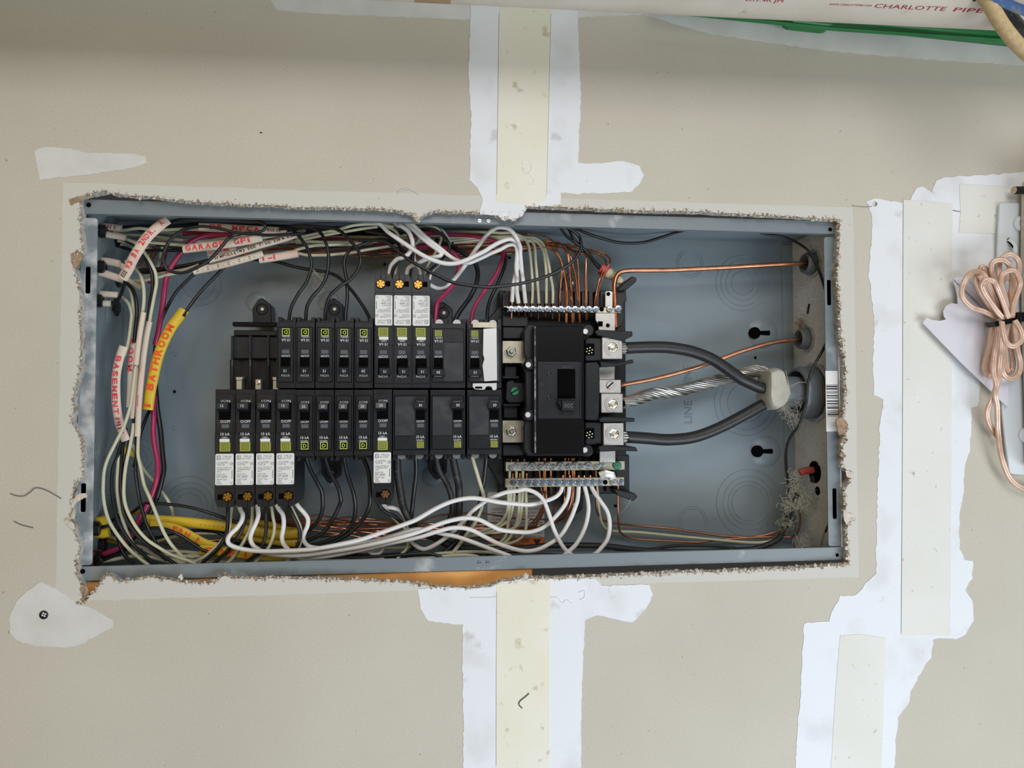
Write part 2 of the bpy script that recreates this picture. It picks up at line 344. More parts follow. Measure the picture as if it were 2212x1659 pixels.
# torn paper fibres and crumbs along the cut
mb = MB(); rnd = random.Random(11); tot = len(hole)
cxp, cyp = 1000, 845
for i in range(tot):
    x, y = hole[i]; x2, y2 = hole[(i+1) % tot]
    for k in range(8):
        t = rnd.random(); a = x+(x2-x)*t; b = y+(y2-y)*t
        tx, ty = x2-x, y2-y; L = math.hypot(tx, ty) or 1; nx, ny = -ty/L, tx/L      # towards the hole
        big = 1.35 if x > 1780 else 1.15 if y > 1215 else 1.0; q = rnd.uniform(1.2, 3.3)*big; s0 = rnd.uniform(-3.2, 3.2)*big; d0 = rnd.uniform(-1.2, 5); m_ = rnd.randint(5, 7); ph = rnd.uniform(0, 6); st = rnd.uniform(.45, 1.0)
        tilt = rnd.uniform(-1, 1); ring = []
        for c_ in range(m_):
            an = ph+2*PI*c_/m_; rr_ = q*rnd.uniform(.65, 1.2); du, dv = rr_*math.cos(an), rr_*st*math.sin(an)
            ring.append(P(a+nx*(s0+du)+tx/L*dv, b+ny*(s0+du)+ty/L*dv, d0+tilt*du*.4+rnd.uniform(-.25, .25)))
        mid_ = sum(ring, Vector())/m_+Vector((0, -.0006*rnd.random(), 0))
        mb.mi = 0 if rnd.random() < (.45 if x < 1780 else .3) else 1; mb.add(ring+[mid_], [(c_, (c_+1) % m_, m_) for c_ in range(m_)])
        if k < 2:
            ln = rnd.uniform(2, 6)*big; sk = rnd.uniform(-.9, .9); p0 = P(a+nx*s0, b+ny*s0, d0); p1 = P(a+nx*(s0+ln*.5)+tx/L*sk*2, b+ny*(s0+ln*.5)+ty/L*sk*2, d0-.8); p2 = P(a+nx*(s0+ln)+tx/L*sk*ln, b+ny*(s0+ln)+ty/L*sk*ln, d0-rnd.uniform(0, 1.5))
            mb.tube([p0, p1, p2], .00016, 3)
o = obj('torn_paper_fringe', mb, ['kraft', 'kraft2'], wall); o['kind'] = 'stuff'; o['label'] = 'brown and cream torn paper fibres around the cut-out'
mb = MB()
for i in range(tot):
    x, y = hole[i]
    dens = 2 if (x > 1780 or (y > 1200 and x > 1250)) else 1
    for k in range(dens*2):
        if rnd.random() < .5:
            r = rnd.uniform(.0008, .0023)*(1.3 if dens == 2 else .9)
            mb.ico(P(x+rnd.uniform(-4, 4), y+rnd.uniform(-4, 4), rnd.uniform(.5, 7)), r, i*7+k, .35, (1, .8, 1))
for x, y, r in ((900, 472, .003), (896, 466, .003), (905, 478, .0018), (1388, 1238, .003), (1402, 1241, .0024), (1135, 1246, .0035), (1130, 1250, .0025), (1420, 1242, .002), (1448, 1239, .003)):
    mb.ico(P(x, y, 0), r, int(x), .3, (1.1, .8, .9))
o = obj('gypsum_crumb', mb, 'gypsum', wall); o['kind'] = 'stuff'
# curled paper flaps
for s, m_, dd in (("1078,458 1104,459 1112,466 1108,478 1098,470 1090,478 1078,468", 'compound', -1), ("150,432 172,424 190,420 186,429 168,436 152,443", 'kraft', -1), ("384,1246 392,1238 396,1250 390,1256", 'kraft2', -.5),
                 ("166,1308 178,1290 172,1270 186,1262 192,1280 180,1300", 'kraft', .5), ("152,1082 160,1076 172,1066 187,1065 187,1073 172,1081 162,1090 161,1108 160,1121 152,1121 157,1098", 'kraft2', -2), ("1806,905 1820,900 1832,918 1826,938 1812,940 1808,925", 'kraft', -1.5),
                 ("1824,1105 1842,1110 1850,1122 1836,1126 1828,1134 1822,1120", 'kraft2', -1), ("1826,1016 1846,1020 1844,1034 1832,1032", 'kraft2', -1), ("140,1127 145,1120 158,1130 164,1146 156,1143", 'kraft2', -2), ("152,550 168,540 180,552 172,570 160,580 154,566", 'kraft', -.6)):
    pts = xz(ragged(pl(s), 4, 1, len(s)), dd); y = dd/1000
    mb = MB(); mb.add([(x, y + rnd.uniform(-.0007, .0007), z) for x, z in pts] + [(x, y+.0008, z) for x, z in pts], [tuple(range(len(pts))), tuple(range(2*len(pts)-1, len(pts)-1, -1))] + [(i, (i+1) % len(pts), len(pts)+(i+1) % len(pts), len(pts)+i) for i in range(len(pts))])
    obj('paper_flap', mb, m_, wall)
# joint compound and tape, thin sheets on the board
def sheet(name, s, d0, m_, jit=1.6, step=9, seed=1, lab=None):
    p = ragged(pl(s), step, jit, seed) if jit else pl(s)
    mb = MB(); mb.prism(xz(p, d0), d0/1000, -.00002); o = obj(name, mb, m_, wall)
    if lab: o['label'] = lab
    return o
sheet('joint_compound', "560,-30 2300,-30 2300,150 2212,141 2000,128 1812,112 1650,90 1520,70 1440,46 1390,31 1340,34 1250,37 1020,42 850,36 700,30 600,22", -.18, 'compound_thin', 1.3, 10, 4, 'thin pale compound band under the pipe')
sheet('joint_compound', "1018,-30 1250,-30 1248,60 1253,140 1255,220 1250,300 1250,352 1300,352 1345,348 1382,358 1390,378 1383,396 1365,414 1300,418 1262,416 1250,420 1212,416 1210,440 1190,445 1140,446 1128,466 1110,476 1076,466 1036,462 1042,430 1030,405 1015,388 1015,330 1018,250 1012,160", -.5, 'compound', 1.2, 8, 2, 'white joint compound band above the box')
sheet('joint_tape', "1080,-30 1191,-30 1189,120 1184,300 1180,430 1150,446 1128,440 1072,436 1074,300 1077,120", -.8, 'tape_aged', .5, 14, 3, 'yellowed tape strip above the box')
sheet('joint_compound', "902,1272 960,1268 1010,1272 1062,1267 1076,1260 1130,1251 1200,1251 1285,1249 1300,1266 1402,1262 1411,1284 1392,1320 1365,1345 1325,1336 1290,1328 1264,1340 1259,1420 1256,1540 1254,1700 1000,1700 1001,1560 999,1440 1000,1350 960,1346 925,1342 908,1315", -.5, 'compound', 1.3, 8, 5, 'white joint compound under the box, T-shaped')
sheet('joint_tape', "1073,1262 1130,1254 1190,1252 1187,1400 1187,1700 1071,1700 1072,1450", -.8, 'tape_aged', .4, 14, 6, 'yellowed tape strip under the box')
sheet('joint_compound', "1871,434 1890,429 1950,438 1968,430 1980,406 1992,402 2012,416 2022,390 2040,382 2130,378 2300,366 2300,700 2140,800 2118,818 2116,850 2112,878 2099,880 2098,920 2094,975 2084,1000 2080,1075 2073,1110 2072,1185 2084,1210 2102,1212 2100,1250 2085,1275 2100,1298 2103,1340 2085,1372 2066,1380 2016,1380 2012,1420 1996,1440 1968,1492 1966,1515 1940,1550 1935,1600 1930,1700 1716,1700 1722,1580 1730,1500 1736,1346 1790,1343 1800,1316 1814,1288 1850,1285 1870,1262 1892,1238 1893,1150 1896,1050 1900,930 1908,862 1888,852 1885,780 1890,700 1883,640 1876,585 1882,530 1885,470", -.5, 'compound', 1.6, 8, 8, 'wide white joint compound band right of the box')
sheet('joint_tape', "1952,431 2058,440 2056,700 2055,1100 2053,1373 1947,1372 1950,900", -.9, 'tape', .4, 16, 9, 'tall tape strip right of the box')
sheet('joint_tape', "2073,398 2130,400 2204,404 2204,480 2150,505 2071,503 2075,460", -1.0, 'tape', .5, 12, 10, 'short tape piece beside the white metal plate')
sheet('joint_tape', "1815,1373 1860,1370 1914,1378 1910,1500 1903,1700 1793,1700 1806,1480", -.9, 'tape', .4, 14, 11, 'lower tape strip at the right')
sheet('joint_compound', "75,325 95,317 130,318 160,323 190,330 230,330 290,332 315,338 317,351 290,362 200,376 112,385 86,388 79,360", -.4, 'compound_thin', 1.0, 7, 12, 'wedge-shaped white patch above the box')
sheet('joint_compound', "90,1256 118,1272 150,1290 168,1303 190,1310 225,1328 246,1342 243,1356 200,1378 176,1392 140,1398 80,1396 38,1384 22,1366 20,1330 36,1300 58,1278", -.4, 'compound_thin', 1.6, 7, 13, 'round white patch with a black screw')
for s, r in (("1078,30 1076,200 1073,420", .5), ("1190,30 1185,250 1181,420", .5), ("1073,1280 1072,1450 1072,1655", .5), ("1951,440 1950,900 1947,1368", .8), ("1840,444 1865,447 1884,446", 1), ("2058,454 2066,456 2074,457", 1.6)):
    mb = MB(); mb.tube([P(a, b, -1.02) for a, b in pl(s)], r*.00018, 4); obj('tape_crease', mb, 'hair', wall)
for s in ("905,420 890,410 870,410 858,418", "1128,352 1136,345 1146,352 1148,366 1140,374 1130,368 1128,352", "1130,378 1142,376 1152,386 1150,398 1138,396", "1190,1290 1205,1291 1215,1302 1224,1296 1236,1303", "1250,1280 1262,1276 1262,1290 1252,1296", "1015,1291 1050,1291 1075,1289"):
    mb = MB(); mb.tube(path(s, -.9), .00035, 5); obj('compound_ridge', mb, 'compound', wall)
# screw dimples and a screw
mb = MB(); mb.ico(P(564, 286, -.2), .0022, 3, .5, (1, .3, 1)); obj('torn_hole', mb, 'kraft2', wall)
mb = MB(); mb.ico(P(564, 286, -.6), .0010, 5, .5, (1, .5, 1)); obj('torn_hole', mb, 'hair', wall)
t = thing('drywall_screw', 'black drywall screw sunk in the round white patch', 'screw', P(95, 1328, -1))
mb = MB(); mb.lathe(P(95, 1328, -.3), (0, -1, 0), [(.0038, 0), (.0040, .0005), (.0034, .0009)], 18); obj('head', mb, 'K', t, smooth=True)
mb = MB()
c = P(95, 1328, -1.25)
for a in (.4, .4+PI/2):
    u = Vector((math.cos(a), 0, math.sin(a))); v = Vector((-math.sin(a), 0, math.cos(a))); mb.add([c-u*.0022-v*.0006, c+u*.0022-v*.0006, c+u*.0022+v*.0006, c-u*.0022+v*.0006], [(0, 1, 2, 3)])
obj('cross_recess', mb, 'print', t)
t = thing('nail', 'small nail head at the top of the white compound band beside the box', 'nail', P(1890, 441, -1))
mb = MB(); mb.lathe(P(1890, 441, -.5), (0, -1, 0), [(.0026, 0), (.0024, .0006), (.001, .0009)], 14); obj('head', mb, 'alum', t, smooth=True)
single('wood_stud', MB().box(P(60, 1330, 13.2), Vector((P(1150, 1236, 13).x, .06, -.1818))), 'wood', 'orange-brown wooden stud seen through the gap under the box', 'wood', bevel=.001)
for k, s in enumerate(("22,1066 36,1071 52,1071 66,1062 76,1054 92,1056 110,1064 132,1077", "30,1126 44,1133 58,1137 72,1140")):
    mb = MB(); mb.tube(path(s, -1), .0003, 5); single('strand', mb, 'hair', ('long curled dark strand stuck on the drywall left of the box', 'short dark strand on the drywall below the long curled one')[k], 'strand')
mb = MB(); mb.tube(path("1143,1498 1134,1506 1124,1514 1121,1522 1128,1530", -1.5), .0005, 5); single('strand', mb, 'hair', 'hooked bit of dark wire on the tape strip under the box', 'strand')
# ------------------------------------------------------------------ enclosure
HW, HH, YL, YB = .3834, .181, .010, .105
enc = thing('panel_enclosure', 'long grey steel breaker box set sideways in the wall, cover removed', 'electrical panel', (0, YB, 0))
mb = MB(); mb.box((-HW, YB, -HH), (HW, YB+.0015, HH)); obj('back_panel', mb, 'paint', enc)
T = .0015
for nm, a, b, m_ in (('side_wall', (-HW, YL, HH-T), (HW, YB, HH), 'paint'), ('side_wall', (-HW, YL, -HH), (HW, YB, -HH+T), 'paint'), ('side_wall', (-HW, YL, -HH), (-HW+T, YB, HH), 'paint'), ('side_wall', (HW-T, YL, -HH), (HW, YB, HH), 'dusty')):
    mb = MB(); mb.box(a, b); o = obj(nm, mb, m_, enc)
    if m_ == 'dusty': o['label'] = 'right side wall coated in pale dust'
fl = [P(190, 459, 10).z, P(1700, 506, 10).z]
zt = sum(fl)/2; zb = (P(260, 1216, 10).z + P(1700, 1189, 10).z)/2; xl = (P(211, 480, 10).x + P(198, 1200, 10).x)/2; xr = (P(1777, 520, 10).x + P(1793, 1180, 10).x)/2
def rrect(x0, x1, z0, z1, r, k=4, corners=(1, 1, 1, 1)):
    o = []
    for (cx, cz, a, f) in ((x1-r, z0+r, -PI/2, corners[0]), (x1-r, z1-r, 0, corners[1]), (x0+r, z1-r, PI/2, corners[2]), (x0+r, z0+r, PI, corners[3])):
        if f: o += [(cx+r*math.cos(a+PI/2*i/k), cz+r*math.sin(a+PI/2*i/k)) for i in range(k+1)]
        else:
            q = a+PI/4; o.append((cx+r*1.4142*math.cos(q), cz+r*1.4142*math.sin(q)))
    return o
for nm, x0, x1, z0, z1, lab in (('flange', -HW, HW, zt, HH, 'top'), ('flange', -HW, HW, -HH, zb, 'bottom'), ('flange', -HW, xl, zb+.0008, zt-.0035, 'left'), ('flange', xr, HW, zb+.0008, zt-.003, 'right')):
    off = 0 if lab in ('top', 'bottom') else .0012
    mb = MB(); mb.prism(rrect(x0, x1, z0, z1, .003), YL-.001+off, YL+.0008+off); f = obj('flange', mb, 'flange_left' if lab == 'left' else 'flange', enc, bevel=.0004, label=lab+' front flange, grey with plaster smears')
    if lab == 'top':
        mb = MB(); mb.box((-HW+.004, YL, zt), (HW-.004, YL+.005, zt+.0012)); obj('return_lip', mb, 'paint', enc)
    if lab in ('left', 'right'):
        for (px, py, h) in (((190, 605, 62), (180, 1075, 66)) if lab == 'left' else ((1791, 632, 52), (1803, 1088, 62))):
            c = P(px, py, 10); r = .0022; mb = MB(); hh = h*PS(px, py, 10)/2; mb.prism(rrect(c.x-r, c.x+r, c.z-hh, c.z+hh, .0015), YL-.0010+off, YL+.0005+off); obj('slot', mb, 'slot' if lab == 'left' else 'dusty', f)
def disc(c, r, h, m_, nm, par, ax=(0, -1, 0), n=18, **kw):
    mb = MB(); mb.lathe(c, ax, [(r, 0), (r, h*.6), (r*.9, h)], n); return obj(nm, mb, m_, par, smooth=True, **kw)
for px, py in ((192, 443), (1793, 496), (179, 1234), (1808, 1199)):
    c = P(px, py, 8.8); o = disc(c, .0024, .0004, 'slot', 'screw_hole', enc)
    mb = MB(); mb.ring(c+Vector((0, -.0002, 0)), (0, 1, 0), .0025, .0003, 18); obj('rim', mb, 'alum', o, smooth=True)
for px, py in ((1036, 477), (1055, 477), (1036, 1216), (1054, 1215)):
    o = disc(P(px, py, 8.8), .0021, .0006, 'zinc', 'flange_screw', enc); c = P(px, py, 8.1); mb = MB(); mb.box(c+Vector((-.0016, -.0001, -.0003)), c+Vector((.0016, .0002, .0003))); obj('slot', mb, 'slot', o)
def knock(c, ax, rs, tabs=True):
    mb = MB()
    for i, r in enumerate(rs):
        mb.ring(c, ax, r, .00032, 40, 5)
        e = Vector(ax).orthogonal().normalized(); g = Vector(ax).normalized().cross(e)
        if tabs:
            for a in (0.0+i*.3, PI/2, PI+i*.2, -PI/2): mb.ico(c+(e*math.cos(a)+g*math.sin(a))*r, .0007, i, .2, (1, 1, 1), 1)
    return obj('knockout', mb, 'paint', enc, smooth=True)
mb_ = 104.8
for px, py, rs in ((1604, 612, (24, 36, 47, 57)), (1490, 570, (24, 29)), (1617, 1086, (36, 44, 55, 69)), (1496, 1126, (26, 31)), (1612, 870, (40, 56, 68)), (408, 1092, (28, 40, 52, 66)), (300, 990, (20, 30, 44)), (430, 615, (34, 48))):
    k = PS(px, py, mb_); knock(P(px, py, mb_), (0, 1, 0), [r*k for r in rs])
for d, z in ((40, .085), (55, .02), (60, -.06), (45, -.11), (70, -.12), (80, .08)): knock(Vector((-HW+T, d/1000, z)), (1, 0, 0), (.009, .013, .017), False)
for i in range(14): knock(Vector((-.22+i*.042, .052, HH-T)), (0, 0, 1), (.0125,), False)
for px, py, r in ((460, 640, 1),): pass
# keyhole domes
for px, py in ((1640, 719), (1646, 975)):
    k = PS(px, py, 105); c = P(px+8, py, 105); mb = MB(); mb.lathe(c, (0, -1, 0), [(33*k, 0), (29*k, .0012), (20*k, .0030), (12*k, .0036), (.0001, .0037)], 28)
    o = obj('keyhole_dome', mb, 'paint', enc, smooth=True, ang=60); c = P(px-9, py, 101); mb = MB()
    pts = [(c.x+12*k*math.cos(a*PI/9), c.z+12*k*math.sin(a*PI/9)) for a in range(1, 18)] + [(c.x+31*k, c.z-5*k), (c.x+33*k, c.z), (c.x+31*k, c.z+5*k)]
    mb.prism(pts, YB-.0042, YB-.001); obj('keyhole', mb, 'slot', o)
for px, py in ((831, 571), (1101, 557), (377, 765), (377, 846), (376, 925), (1632, 772), (1330, 1093), (687, 1107), (1016, 1105)):
    o = disc(P(px, py, 105), .0022, .0012, 'paint', 'rivet', enc)
    if (px, py) in ((831, 571), (1101, 557), (377, 846), (1632, 772), (1330, 1093)): disc(P(px, py, 103.6), .0015, .0003, 'slot', 'hole', o)
# embossed lettering, read upwards; flat text, relief shade painted as darker grey
M['emboss'] = mat('shaded_emboss', (121, 132, 137), .38)
def emb(txt, px, py, h):
    k = PS(px, py, 105); mb = MB(); g = MB(); g.text(txt, P(px, py, 104.3), h*k, (0, 0, 1), (-1, 0, 0))
    n_ = len(g.v); mb.add([v+Vector((0, -.00005, 0)) for v in g.v], g.f)
    obj('embossed_lettering', mb, 'emboss', enc)
emb('LINE', 1496, 915, 17); emb('LINE', 1494, 838, 17)
# folded back edge of the right wall
mb = MB(); mb.box((P(1689, 540, 104).x, YB-.0012, -HH+.004), (HW, YB-.0002, HH-.004)); obj('folded_seam', mb, 'paint', enc, bevel=.0003)
# labels in and on the box
a, b = P(1053, 1063, 104.4), P(1176, 1177, 104.4)
mb = MB(); mb.prism(rrect(a.x, b.x, b.z, a.z, .003), .1043, .1046); wl = obj('warning_label', mb, 'sticker', enc, label='white and orange warning label stuck upside down')
a2, b2 = P(1053, 1163, 104.2), P(1176, 1186, 104.2)
mb = MB(); mb.prism([(a2.x, a2.z), (b2.x, a2.z), (b2.x, b2.z), (a2.x, b2.z)], .1041, .1043); obj('orange_band', mb, 'orange', wl)
mb = MB(); k = PS(1110, 1120, 104)
for txt, px, py, h, wd in (('WARNING', 1132, 1174, 7.5, 62), ('ADVERTENCIA', 1144, 1163.5, 7.5, 88)):
    mb.text(txt, P(px, py, 104.0), h*k, (-1, 0, 0), (0, 0, -1), width=wd*k)
tri_ = [(1151, 1165), (1169, 1165), (1160, 1178)]
mb.flat(xz(tri_, 104.0), .1040)
for j, ln in enumerate(('This equipment is', 'and tested by a', 'Este equipo debe', 'and inspected per', 'ser instalado por', 'circuit breakers', 'risk of failure', 'use only devices', 'unique designed', 'electrico que', 'no use copper', 'all conductors')):
    py = 1157-j*7.4
    if j == 9: continue
    mb.text(ln, P(1172, py, 104.1), 4.2*k, (-1, 0, 0), (0, 0, -1), width=50*k); mb.text(ln[::-1].strip(), P(1112, py, 104.1), 4.2*k, (-1, 0, 0), (0, 0, -1), width=50*k)
obj('label_print', mb, 'dark_print', wl)
a, b = P(1784, 801, 9), P(1812, 932, 9)
mb = MB(); mb.box((a.x, YL-.0003, b.z), (b.x, YL+.0003, a.z)); bl = obj('barcode_label', mb, 'sticker', enc, label='white barcode sticker on the right flange')
mb = MB(); y = 831
for h, g in ((1, 1.5), (3, 2), (3, 3.4), (1, 2), (1.5, 4), (2.5, 2), (1, 1.3), (1, 4), (2.6, 3), (2.6, 3.2), (1.2, 1.8), (3, 4), (1, 2), (1.4, 2.4), (2.8, 1.8), (1, 1.4)):
    p, q = P(1785.5+(y-831)*.05, y, 8.6), P(1810+(y-831)*.05, y+h, 8.6); mb.box((p.x, YL-.0005, q.z), (q.x, YL-.0003, p.z)); y += h+g
obj('bar_print', mb, 'dark_print', bl)
# gear on the right wall
def onwall(px, py, d): return Vector((HW-T, d/1000, P(px, py, d).z))
hb = thing('conduit_hub', 'big grey threaded conduit fitting on the right side wall', 'conduit fitting', Vector((HW-T, .058, P(1740, 846, 58).z)))
C0 = Vector((HW-T, .056, P(1740, 848, 56).z)); X_ = Vector((-1, 0, 0))
prof = [(.0285, 0)]
for i in range(7): prof += [(.0295, .004+i*.0026), (.0280, .0053+i*.0026)]
prof += [(.0272, .024), (.0245, .0245), (.0240, .022), (.0235, .004)]
mb = MB(); mb.lathe(C0, X_, prof, 40, False); obj('threaded_collar', mb, 'pvc_grey', hb, smooth=True, ang=25)
mb = MB(); mb.lathe(C0, X_, [(.033, 0), (.0345, .0008), (.0345, .0042), (.033, .005), (.029, .005)], 10, False); obj('locknut', mb, 'alum', hb)
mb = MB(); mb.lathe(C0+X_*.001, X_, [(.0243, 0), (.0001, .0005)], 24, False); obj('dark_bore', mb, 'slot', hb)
Cp = C0+Vector((0, .001, .0005))
mb = MB(); mb.lathe(Cp, X_, [(.0178, .001), (.0178, .044), (.0160, .0445), (.0155, .03)], 32, False); pp = obj('inner_pipe', mb, 'pvc_grey', hb, smooth=True)
mb = MB(); vs, fs, w_, hh = glyphs('2014')
for v in vs: 
    ang = 2.15; R_ = .01795; q = v[1]*.0055/.7/R_; mb.v.append(Cp + Vector((-.032+.0145-(v[0]-w_)*.0065*1.0, -R_*math.cos(math.radians(38)-q), R_*math.sin(math.radians(38)-q))))
mb.f = [tuple(f) for f in fs]; mb.m = [0]*len(fs); obj('printed_number', mb, 'dark_print', pp)
for px, py, d, r, lab in ((1741, 569, 55, .0122, 'grey threaded bushing around the upper thick copper ground wire'), (1729, 732, 70, .0116, 'grey threaded bushing around the lower thick copper ground wire')):
    c = onwall(px, py, d); t = thing('bushing', lab, 'bushing', c)
    prof = [(r*.98, 0)]
    for i in range(4): prof += [(r*1.02, .003+i*.0022), (r*.94, .0041+i*.0022)]
    prof += [(r*.92, .0125), (r*.8, .0127), (r*.76, .003)]
    mb = MB(); mb.lathe(c, X_, prof, 28, False); obj('threaded_sleeve', mb, 'pvc_grey', t, smooth=True, ang=25)
    mb = MB(); mb.lathe(c, X_, [(r*1.3, 0), (r*1.34, .0006), (r*1.34, .003), (r*1.25, .0036), (r, .0036)], 8, False); obj('locknut', mb, 'alum', t)
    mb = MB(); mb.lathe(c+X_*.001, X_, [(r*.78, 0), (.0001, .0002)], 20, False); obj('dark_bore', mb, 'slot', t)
mb = MB()
ol = pl("1661,801 1678,794 1690,799 1698,816 1705,835 1706,852 1698,870 1690,880 1676,885 1665,879 1658,859 1660,827")
front = [P(a, b, 36) for a, b in ol]; cc = sum(front, Vector())/12
rr = random.Random(3); vs = []; rings = ((.86, 32), (.97, 34.5), (1, 40), (1.02, 55), (.9, 66), (.5, 72))
for s, d in rings: vs += [Vector((cc.x+(f.x-cc.x)*s+rr.uniform(-.0005, .0005), d/1000+rr.uniform(-.0008, .0008), cc.z+(f.z-cc.z)*s)) for f in front]
mb.add(vs, [(i*12+j, i*12+(j+1) % 12, (i+1)*12+(j+1) % 12, (i+1)*12+j) for i in range(len(rings)-1) for j in range(12)] + [tuple(range(12))])
single('duct_seal_putty', mb, 'putty', 'grey lump of sealing putty wrapped where thick cables enter the conduit', 'putty', smooth=True, ang=48)
hl = thing('wall_hole_clamp', 'black oval cable clamp in the dusty right wall with red cable inside', 'cable clamp', onwall(1732, 1016, 60))
c = onwall(1733, 1020, 60)
mb = MB(); mb.lathe(c, X_, [(.0125, 0), (.0125, .0008), (.010, .0012), (.0001, .0013)], 24, False)
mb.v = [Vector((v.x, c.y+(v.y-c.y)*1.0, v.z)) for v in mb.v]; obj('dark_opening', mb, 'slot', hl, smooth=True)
mb = MB(); mb.tube([c+Vector((-.001, .002, .002)), c+Vector((-.012, .003, .001)), c+Vector((-.016, .004, -.001))], .0042, 10); obj('red_cable_end', mb, 'rednut', hl, smooth=True)
mb = MB(); mb.box(c+Vector((-.003, -.003, -.012)), c+Vector((-.0015, .006, -.004))); obj('clamp_tongue', mb, 'black_dull', hl, bevel=.0005)
mb = MB(); c = onwall(1740, 1061, 55); mb.lathe(c, X_, [(.005, 0), (.005, .0005), (.0001, .0006)], 16, False); obj('small_hole', mb, 'slot', enc)
for s, d, r, lab in (("1757,1124 1762,1138 1768,1151", 35, .0012, 'short dark plastic stick on the dusty right wall'), ("1738,1150 1752,1163 1773,1180", 45, .0010, 'grey bent plastic splinter at the lower right corner'), ("1778,955 1777,975", 30, .0014, 'pale splinter stuck on the upper dusty right wall'), ("1718,657 1721,677", 70, .0013, 'dark slit on the dusty wall between the two bushings')):
    p = pl(s); mb = MB(); mb.tube([Vector((HW-T-.0008, d/1000+.004*(i-1), P(a, b, d).z)) for i, (a, b) in enumerate(p)], r, 6); single('splinter', mb, 'Kd' if d in (35, 70) else 'tan', lab, 'debris')
# black clamps in the left wall
for k, (px, py, d, s, lab) in enumerate(((224, 500, 45, 1, 'topmost cable clamp in the left wall'), (258, 520, 85, 1.15, 'clamp behind the top row of white cable stubs'), (222, 577, 45, 1, 'clamp between the two stubs level with the left slot'),
        (256, 608, 88, 1, 'small clamp half hidden under the handwritten white sheath'), (216, 650, 42, 1, 'clamp at the lower pair of white stubs'), (250, 664, 85, 1.5, 'big cup-shaped clamp below the white stubs'),
        (234, 982, 85, 1.4, 'clamp with a thin yellow line, by the yellow stub'), (211, 1142, 42, 1.1, 'clamp gripping the upper yellow stubs'), (222, 1176, 60, 1.4, 'clamp under the yellow stubs'), (212, 1207, 40, 1.2, 'clamp in the bottom left corner by the red wire'))):
    c = P(px, py, d); t = thing('cable_clamp', 'black plastic '+lab, 'cable clamp', c); r = .0068*s
    mb = MB(); mb.lathe(c+Vector((-.010, 0, 0)), (1, 0, 0), [(r*1.15, 0), (r*1.2, .003), (r, .0045), (r*.95, .011), (r*.7, .0125)], 14); obj('body', mb, 'black_gloss', t, smooth=True, ang=40)
    mb = MB(); mb.box(c+Vector((-.001, -r*1.0, -r*.5)), c+Vector((.0045, -r*.55, r*.5))); obj('tongue', mb, 'black', t, bevel=.0006)
# ------------------------------------------------------------------ bus interior
bi = thing('breaker_interior', 'black plastic interior base that carries breakers, bars and main breaker', 'panel interior', P(780, 840, 95))
def pbox(mb, x0, y0, x1, y1, d0, d1):
    a, b = P(x0, y0, d0), P(x1, y1, d0); return mb.box((a.x, d0/1000, b.z), (b.x, d1/1000, a.z))
def ppoly(mb, s, d0, d1): return mb.prism(xz(pl(s) if isinstance(s, str) else s, d0), d0/1000, d1/1000)
mb = MB(); pbox(mb, 505, 720, 1092, 985, 70, 96); obj('base_rail', mb, 'black_dull', bi, bevel=.001)
mb = MB(); pbox(mb, 1078, 628, 1353, 985, 74, 100); pbox(mb, 1078, 985, 1360, 1066, 74, 98); obj('base_plate', mb, 'black_dull', bi, bevel=.001)
mb = MB(); pbox(mb, 1085, 632, 1141, 706, 62, 76); obj('end_block', mb, 'black', bi, bevel=.0008)
mb = MB(); ppoly(mb, "1296,628 1352,626 1354,650 1348,652 1347,690 1342,706 1296,706", 58, 80)
obj('end_block', mb, 'black', bi, bevel=.0008)
mb = MB()
for i in range(16): pbox(mb, 1092+i*15, 628, 1100+i*15, 664, 60, 80)
o = obj('comb', mb, 'black_dull', bi)
mb = MB()
for i in range(16): pbox(mb, 1094+i*15.4, 990, 1102+i*15.4, 1062, 66, 80)
obj('comb', mb, 'black_dull', bi)
# empty breaker space at the left of the upper row
mb = MB(); pbox(mb, 504, 727, 600, 775, 52, 75); pbox(mb, 497, 775, 602, 842, 60, 80); obj('empty_space_wall', mb, 'black', bi, bevel=.0008)
mb = MB()
for x in (501, 540, 579): pbox(mb, x-2, 725, x+2, 776, 48, 60); mb.tube([P(x, 778, 50), P(x, 790, 48), P(x, 838, 50)], .0021, 8)
obj('divider_rib', mb, 'black', bi)
mb = MB(); pbox(mb, 502, 695, 598, 706, 58, 66); obj('rail_bar', mb, 'black_gloss', bi, bevel=.0008)
mb = MB(); pbox(mb, 505, 713, 598, 726, 62, 75); obj('rail_bar', mb, 'black_dull', bi, bevel=.0008)
for x in (502, 541, 580):
    mb = MB(); ppoly(mb, [(x, 812), (x+34, 812), (x+34, 842), (x, 842)], 62, 64); obj('stab_slot', mb, 'slot', bi)
for x, k in ((510, 1), (551, 0), (589, 1)):
    mb = MB(); pbox(mb, x, 819 if not k else 820, x+13, 842, 48, 58)
    if k: ppoly(mb, [(x-2, 814), (x+16, 814), (x+13, 822), (x, 822)], 47, 56)
    o = obj('bus_stab', mb, 'tin', bi, bevel=.0006)
    if not k: disc(P(x+7, 827, 47.9), .0022, .0003, 'yzinc', 'rivet', o)
